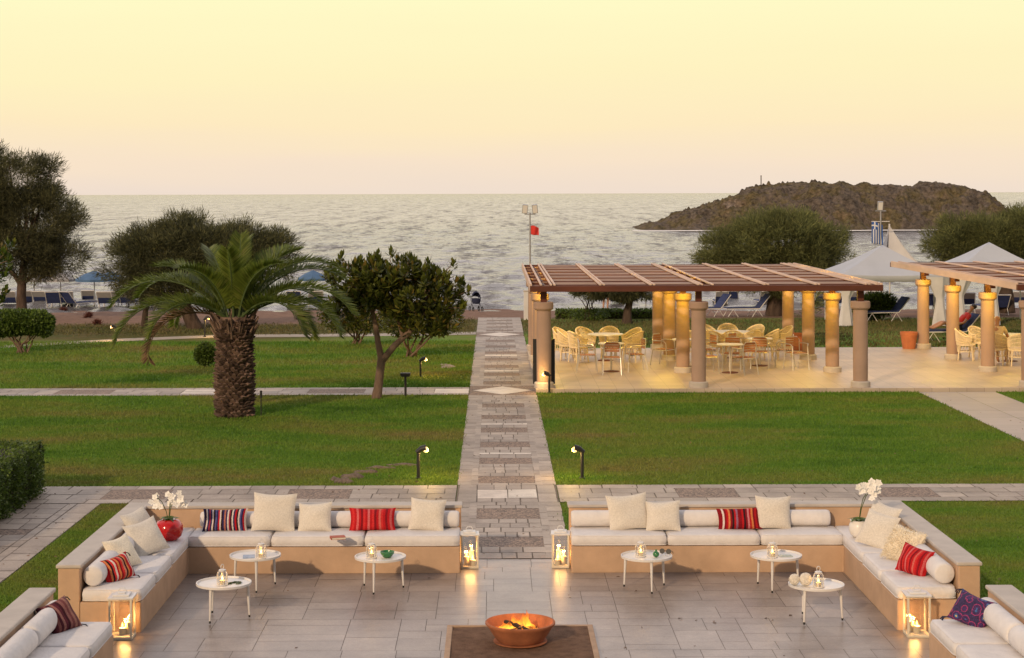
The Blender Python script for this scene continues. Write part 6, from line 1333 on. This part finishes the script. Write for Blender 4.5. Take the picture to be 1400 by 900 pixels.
# ================================================================== PEOPLE
def skinned(name, pts, edges, radii, mat, parent, root=0, sub=2):
    me = bpy.data.meshes.new(name); me.from_pydata(pts, edges, []); o = bpy.data.objects.new(name, me); COL.objects.link(o); o.parent = parent; me.materials.append(M[mat])
    sk = o.modifiers.new('skin', 'SKIN'); sk.use_smooth_shade = True
    if not me.skin_vertices: 
        bpy.context.view_layer.objects.active = o; bpy.context.view_layer.update()
    dat = me.skin_vertices[0].data
    for i, r_ in enumerate(radii): dat[i].radius = (r_, r_) if not isinstance(r_, tuple) else r_; dat[i].use_root = (i == root)
    s_ = o.modifiers.new('sub', 'SUBSURF'); s_.levels = sub; s_.render_levels = sub
    return o
def person(label, loc, rz, J, tops, legs, hair=True, top_mat='red_cloth', leg_mat='navy_cloth', group=None):
    """J: joints pelvis chest neck head, then per side shoulder elbow wrist hip knee ankle toe (x mirrored)"""
    t = thing('person', label, 'person', loc, rz, group); P = []; E = []; R_ = []
    def a(p, r_, to=None):
        P.append(p); R_.append(r_); 
        if to is not None: E.append((to, len(P) - 1))
        return len(P) - 1
    pe = a(J['pelvis'], (.13, .10)); mid = a(tuple((np.array(J['pelvis']) + np.array(J['chest'])) / 2), (.125, .095), pe); ch = a(J['chest'], (.15, .105), mid); nk = a(J['neck'], .052, ch)
    hd = np.array(J['head']); nv = np.array(J['neck']); up_ = (hd - nv) / np.linalg.norm(hd - nv); f_ = np.array(J['look'])
    h1 = a(tuple(hd - up_ * .05), .070, nk); h2 = a(tuple(hd + up_ * .045), .082, h1); h3 = a(tuple(hd + up_ * .10), .05, h2)
    for s in (-1, 1):
        mi_ = lambda k: (J[k][0] * s, J[k][1], J[k][2])
        sh = a(mi_('shoulder'), .058, ch); el = a(mi_('elbow'), .040, sh); wr = a(mi_('wrist'), .027, el)
        hdir = (np.array(mi_('wrist')) - np.array(mi_('elbow'))); hdir /= np.linalg.norm(hdir); sd_ = np.cross(hdir, [0, 0, 1.0]); sd_ /= np.linalg.norm(sd_); w_ = np.array(mi_('wrist')); pm = a(tuple(w_ + hdir * .07), .030, wr)
        for q, (l_, of) in enumerate(((.075, -.028), (.09, -.01), (.085, .01), (.065, .028))):
            k1 = a(tuple(w_ + hdir * (.10 + l_ * .5) + sd_ * of - np.array([0, 0, .01])), .009, pm); a(tuple(w_ + hdir * (.10 + l_) + sd_ * of * 1.1 - np.array([0, 0, .03])), .008, k1)
        k1 = a(tuple(w_ + hdir * .06 + sd_ * -.05 * s), .011, pm); a(tuple(w_ + hdir * .10 + sd_ * -.06 * s), .009, k1)
        hp = a(mi_('hip'), .090, pe); kn = a(mi_('knee'), .062, hp); an_ = a(mi_('ankle'), .040, kn); a(mi_('toe'), .032, an_)
    body = skinned('body', P, E, R_, 'skin', t, pe)
    # face: nose, eyes, ears, mouth set on the head
    fx = f_ / np.linalg.norm(f_); rgt = np.cross(fx, up_)
    mb = MB(); mb.ball(tuple(hd + fx * .088 + up_ * -.005), .016, 8); mb.build('nose', M['skin'], t, True)
    for s in (-1, 1):
        mb = MB(); mb.ball(tuple(hd + fx * .074 + rgt * s * .032 + up_ * .02), .011, 8); mb.build('eye', M['hair_dark'], t, True)
        mb = MB(); mb.ball(tuple(hd + rgt * s * .082 + up_ * .0), .020, 8); mb.build('ear', M['skin'], t, True)
    mb = MB(); mb.tube([tuple(hd + fx * .078 + rgt * -.022 - up_ * .045), tuple(hd + fx * .084 - up_ * .047), tuple(hd + fx * .078 + rgt * .022 - up_ * .045)], .006, 6); mb.build('mouth', M['book_red'], t, True)
    if hair:
        mb = MB(); mb.ball((0, 0, 0), .096, 16); o = mb.build('hair', M['hair_dark'], t, True); o.location = tuple(hd + up_ * .055 - fx * .022); o.scale = (1, 1, .85)
    sp_ = lambda ks, rs, s=None: None
    P2 = [J['pelvis'], tuple((np.array(J['pelvis']) + np.array(J['chest'])) / 2), J['chest'], tuple(np.array(J['chest']) * .45 + np.array(J['neck']) * .55)]; E2 = [(0, 1), (1, 2), (2, 3)]; Q2 = [(.15, .12), (.145, .115), (.17, .125), .085]
    for s in (-1, 1):
        sh = len(P2); P2.append((J['shoulder'][0] * s, *J['shoulder'][1:])); Q2.append(.072); E2.append((2, sh)); P2.append(tuple(np.array(P2[sh]) * .35 + np.array((J['elbow'][0] * s, *J['elbow'][1:])) * .65)); Q2.append(.058); E2.append((sh, sh + 1))
    skinned('shirt', P2, E2, Q2, top_mat, t, 0)
    P2 = [J['pelvis']]; E2 = []; Q2 = [(.15, .12)]
    for s in (-1, 1):
        k = len(P2); hp = np.array((J['hip'][0] * s, *J['hip'][1:])); kn = np.array((J['knee'][0] * s, *J['knee'][1:])); P2 += [tuple(hp), tuple(hp * .35 + kn * .65)]; Q2 += [.105, .088]; E2 += [(0, k), (k, k + 1)]
    skinned('shorts', P2, E2, Q2, leg_mat, t, 0)
    return t
person('sunbather in a red top and dark shorts lying back on the lawn sunbed', (sx_, sy_, sz_), -1.45, dict(pelvis=(0, .17, .50), chest=(0, .47, .80), neck=(0, .60, .96), head=(0, .68, 1.08), look=(0, -.8, .55), shoulder=(.18, .50, .84), elbow=(.30, .28, .62), wrist=(.24, .04, .56), hip=(.10, .14, .49), knee=(.13, -.30, .62), ankle=(.12, -.70, .44), toe=(.12, -.80, .50)), 0, 0, True, 'red_cloth', 'navy_cloth')
tb = MB(); 
for i in range(6): tb.box(-.26, .26, -.95 + i * .0, -.3, .382, .392)
tb = MB(); tb.box(-.27, .27, -.95, .2, .3825, .398); o = tb.build('beach_towel', M['navy_cloth'], None, bevel=.005); o.location = (sx_, sy_, sz_); o.rotation_euler = (0, 0, -1.45); tag(o, 'dark navy towel spread under the sunbather', 'towel')
gxx, gyy = GUEST; grz = math.atan2(48.7 - gyy, 14.3 - gxx) + PI / 2
person('guest in a cream shirt seated at the right pergola table, back to the camera', (gxx, gyy, TZ), grz, dict(pelvis=(0, .05, .56), chest=(0, .08, .92), neck=(0, .07, 1.10), head=(0, .04, 1.22), look=(0, -1, 0), shoulder=(.19, .08, 1.0), elbow=(.26, -.06, .76), wrist=(.20, -.28, .72), hip=(.10, .02, .54), knee=(.12, -.40, .54), ankle=(.12, -.38, .10), toe=(.12, -.52, .04)), 0, 0, False, 'cream_shirt', 'chair_wood')
x, y, z = gp(828, 424); person('standing figure on the beach seen below the main pergola roof', (x, y, z), 2.6, dict(pelvis=(0, 0, .95), chest=(0, 0, 1.30), neck=(0, 0, 1.50), head=(0, -.01, 1.63), look=(0, -1, 0), shoulder=(.19, 0, 1.40), elbow=(.25, .02, 1.12), wrist=(.25, -.05, .88), hip=(.10, 0, .92), knee=(.11, -.03, .50), ankle=(.11, .02, .08), toe=(.11, -.13, .035)), 0, 0, True, 'book_red', 'navy_cloth')

# ---- stray dry leaves and clippings
n = 900; Pp = np.stack([RNG.uniform(-9, 11, n), RNG.uniform(17, 41, n), np.full(n, .028)], 1)
on_seat = ((Pp[:, 1] < 23.1) & (Pp[:, 0] > -4.9) & (Pp[:, 0] < 5.4)); Pp[on_seat, 2] = .013; keep = ~(on_seat & ((np.abs(Pp[:, 0] - .265) > 4.1) | (Pp[:, 1] > 22.1) | ((np.abs(Pp[:, 0] - .27) < .85) & (Pp[:, 1] < 19.4)))) & ~(on_seat & (RNG.uniform(0, 1, n) < .75)); Pp = Pp[keep]; n = len(Pp)
V, Fq = leaf_quads(Pp, unit(RNG.normal(0, 1, (n, 3)) * np.array([1, 1, .12])), unit(RNG.normal(0, .25, (n, 3)) + np.array([0, 0, 1.0])), RNG.uniform(.03, .07, n), RNG.uniform(.015, .035, n), .5, .2)
tag(npmesh('leaf_litter', V, Fq, M['brown_frond']), kind='stuff')
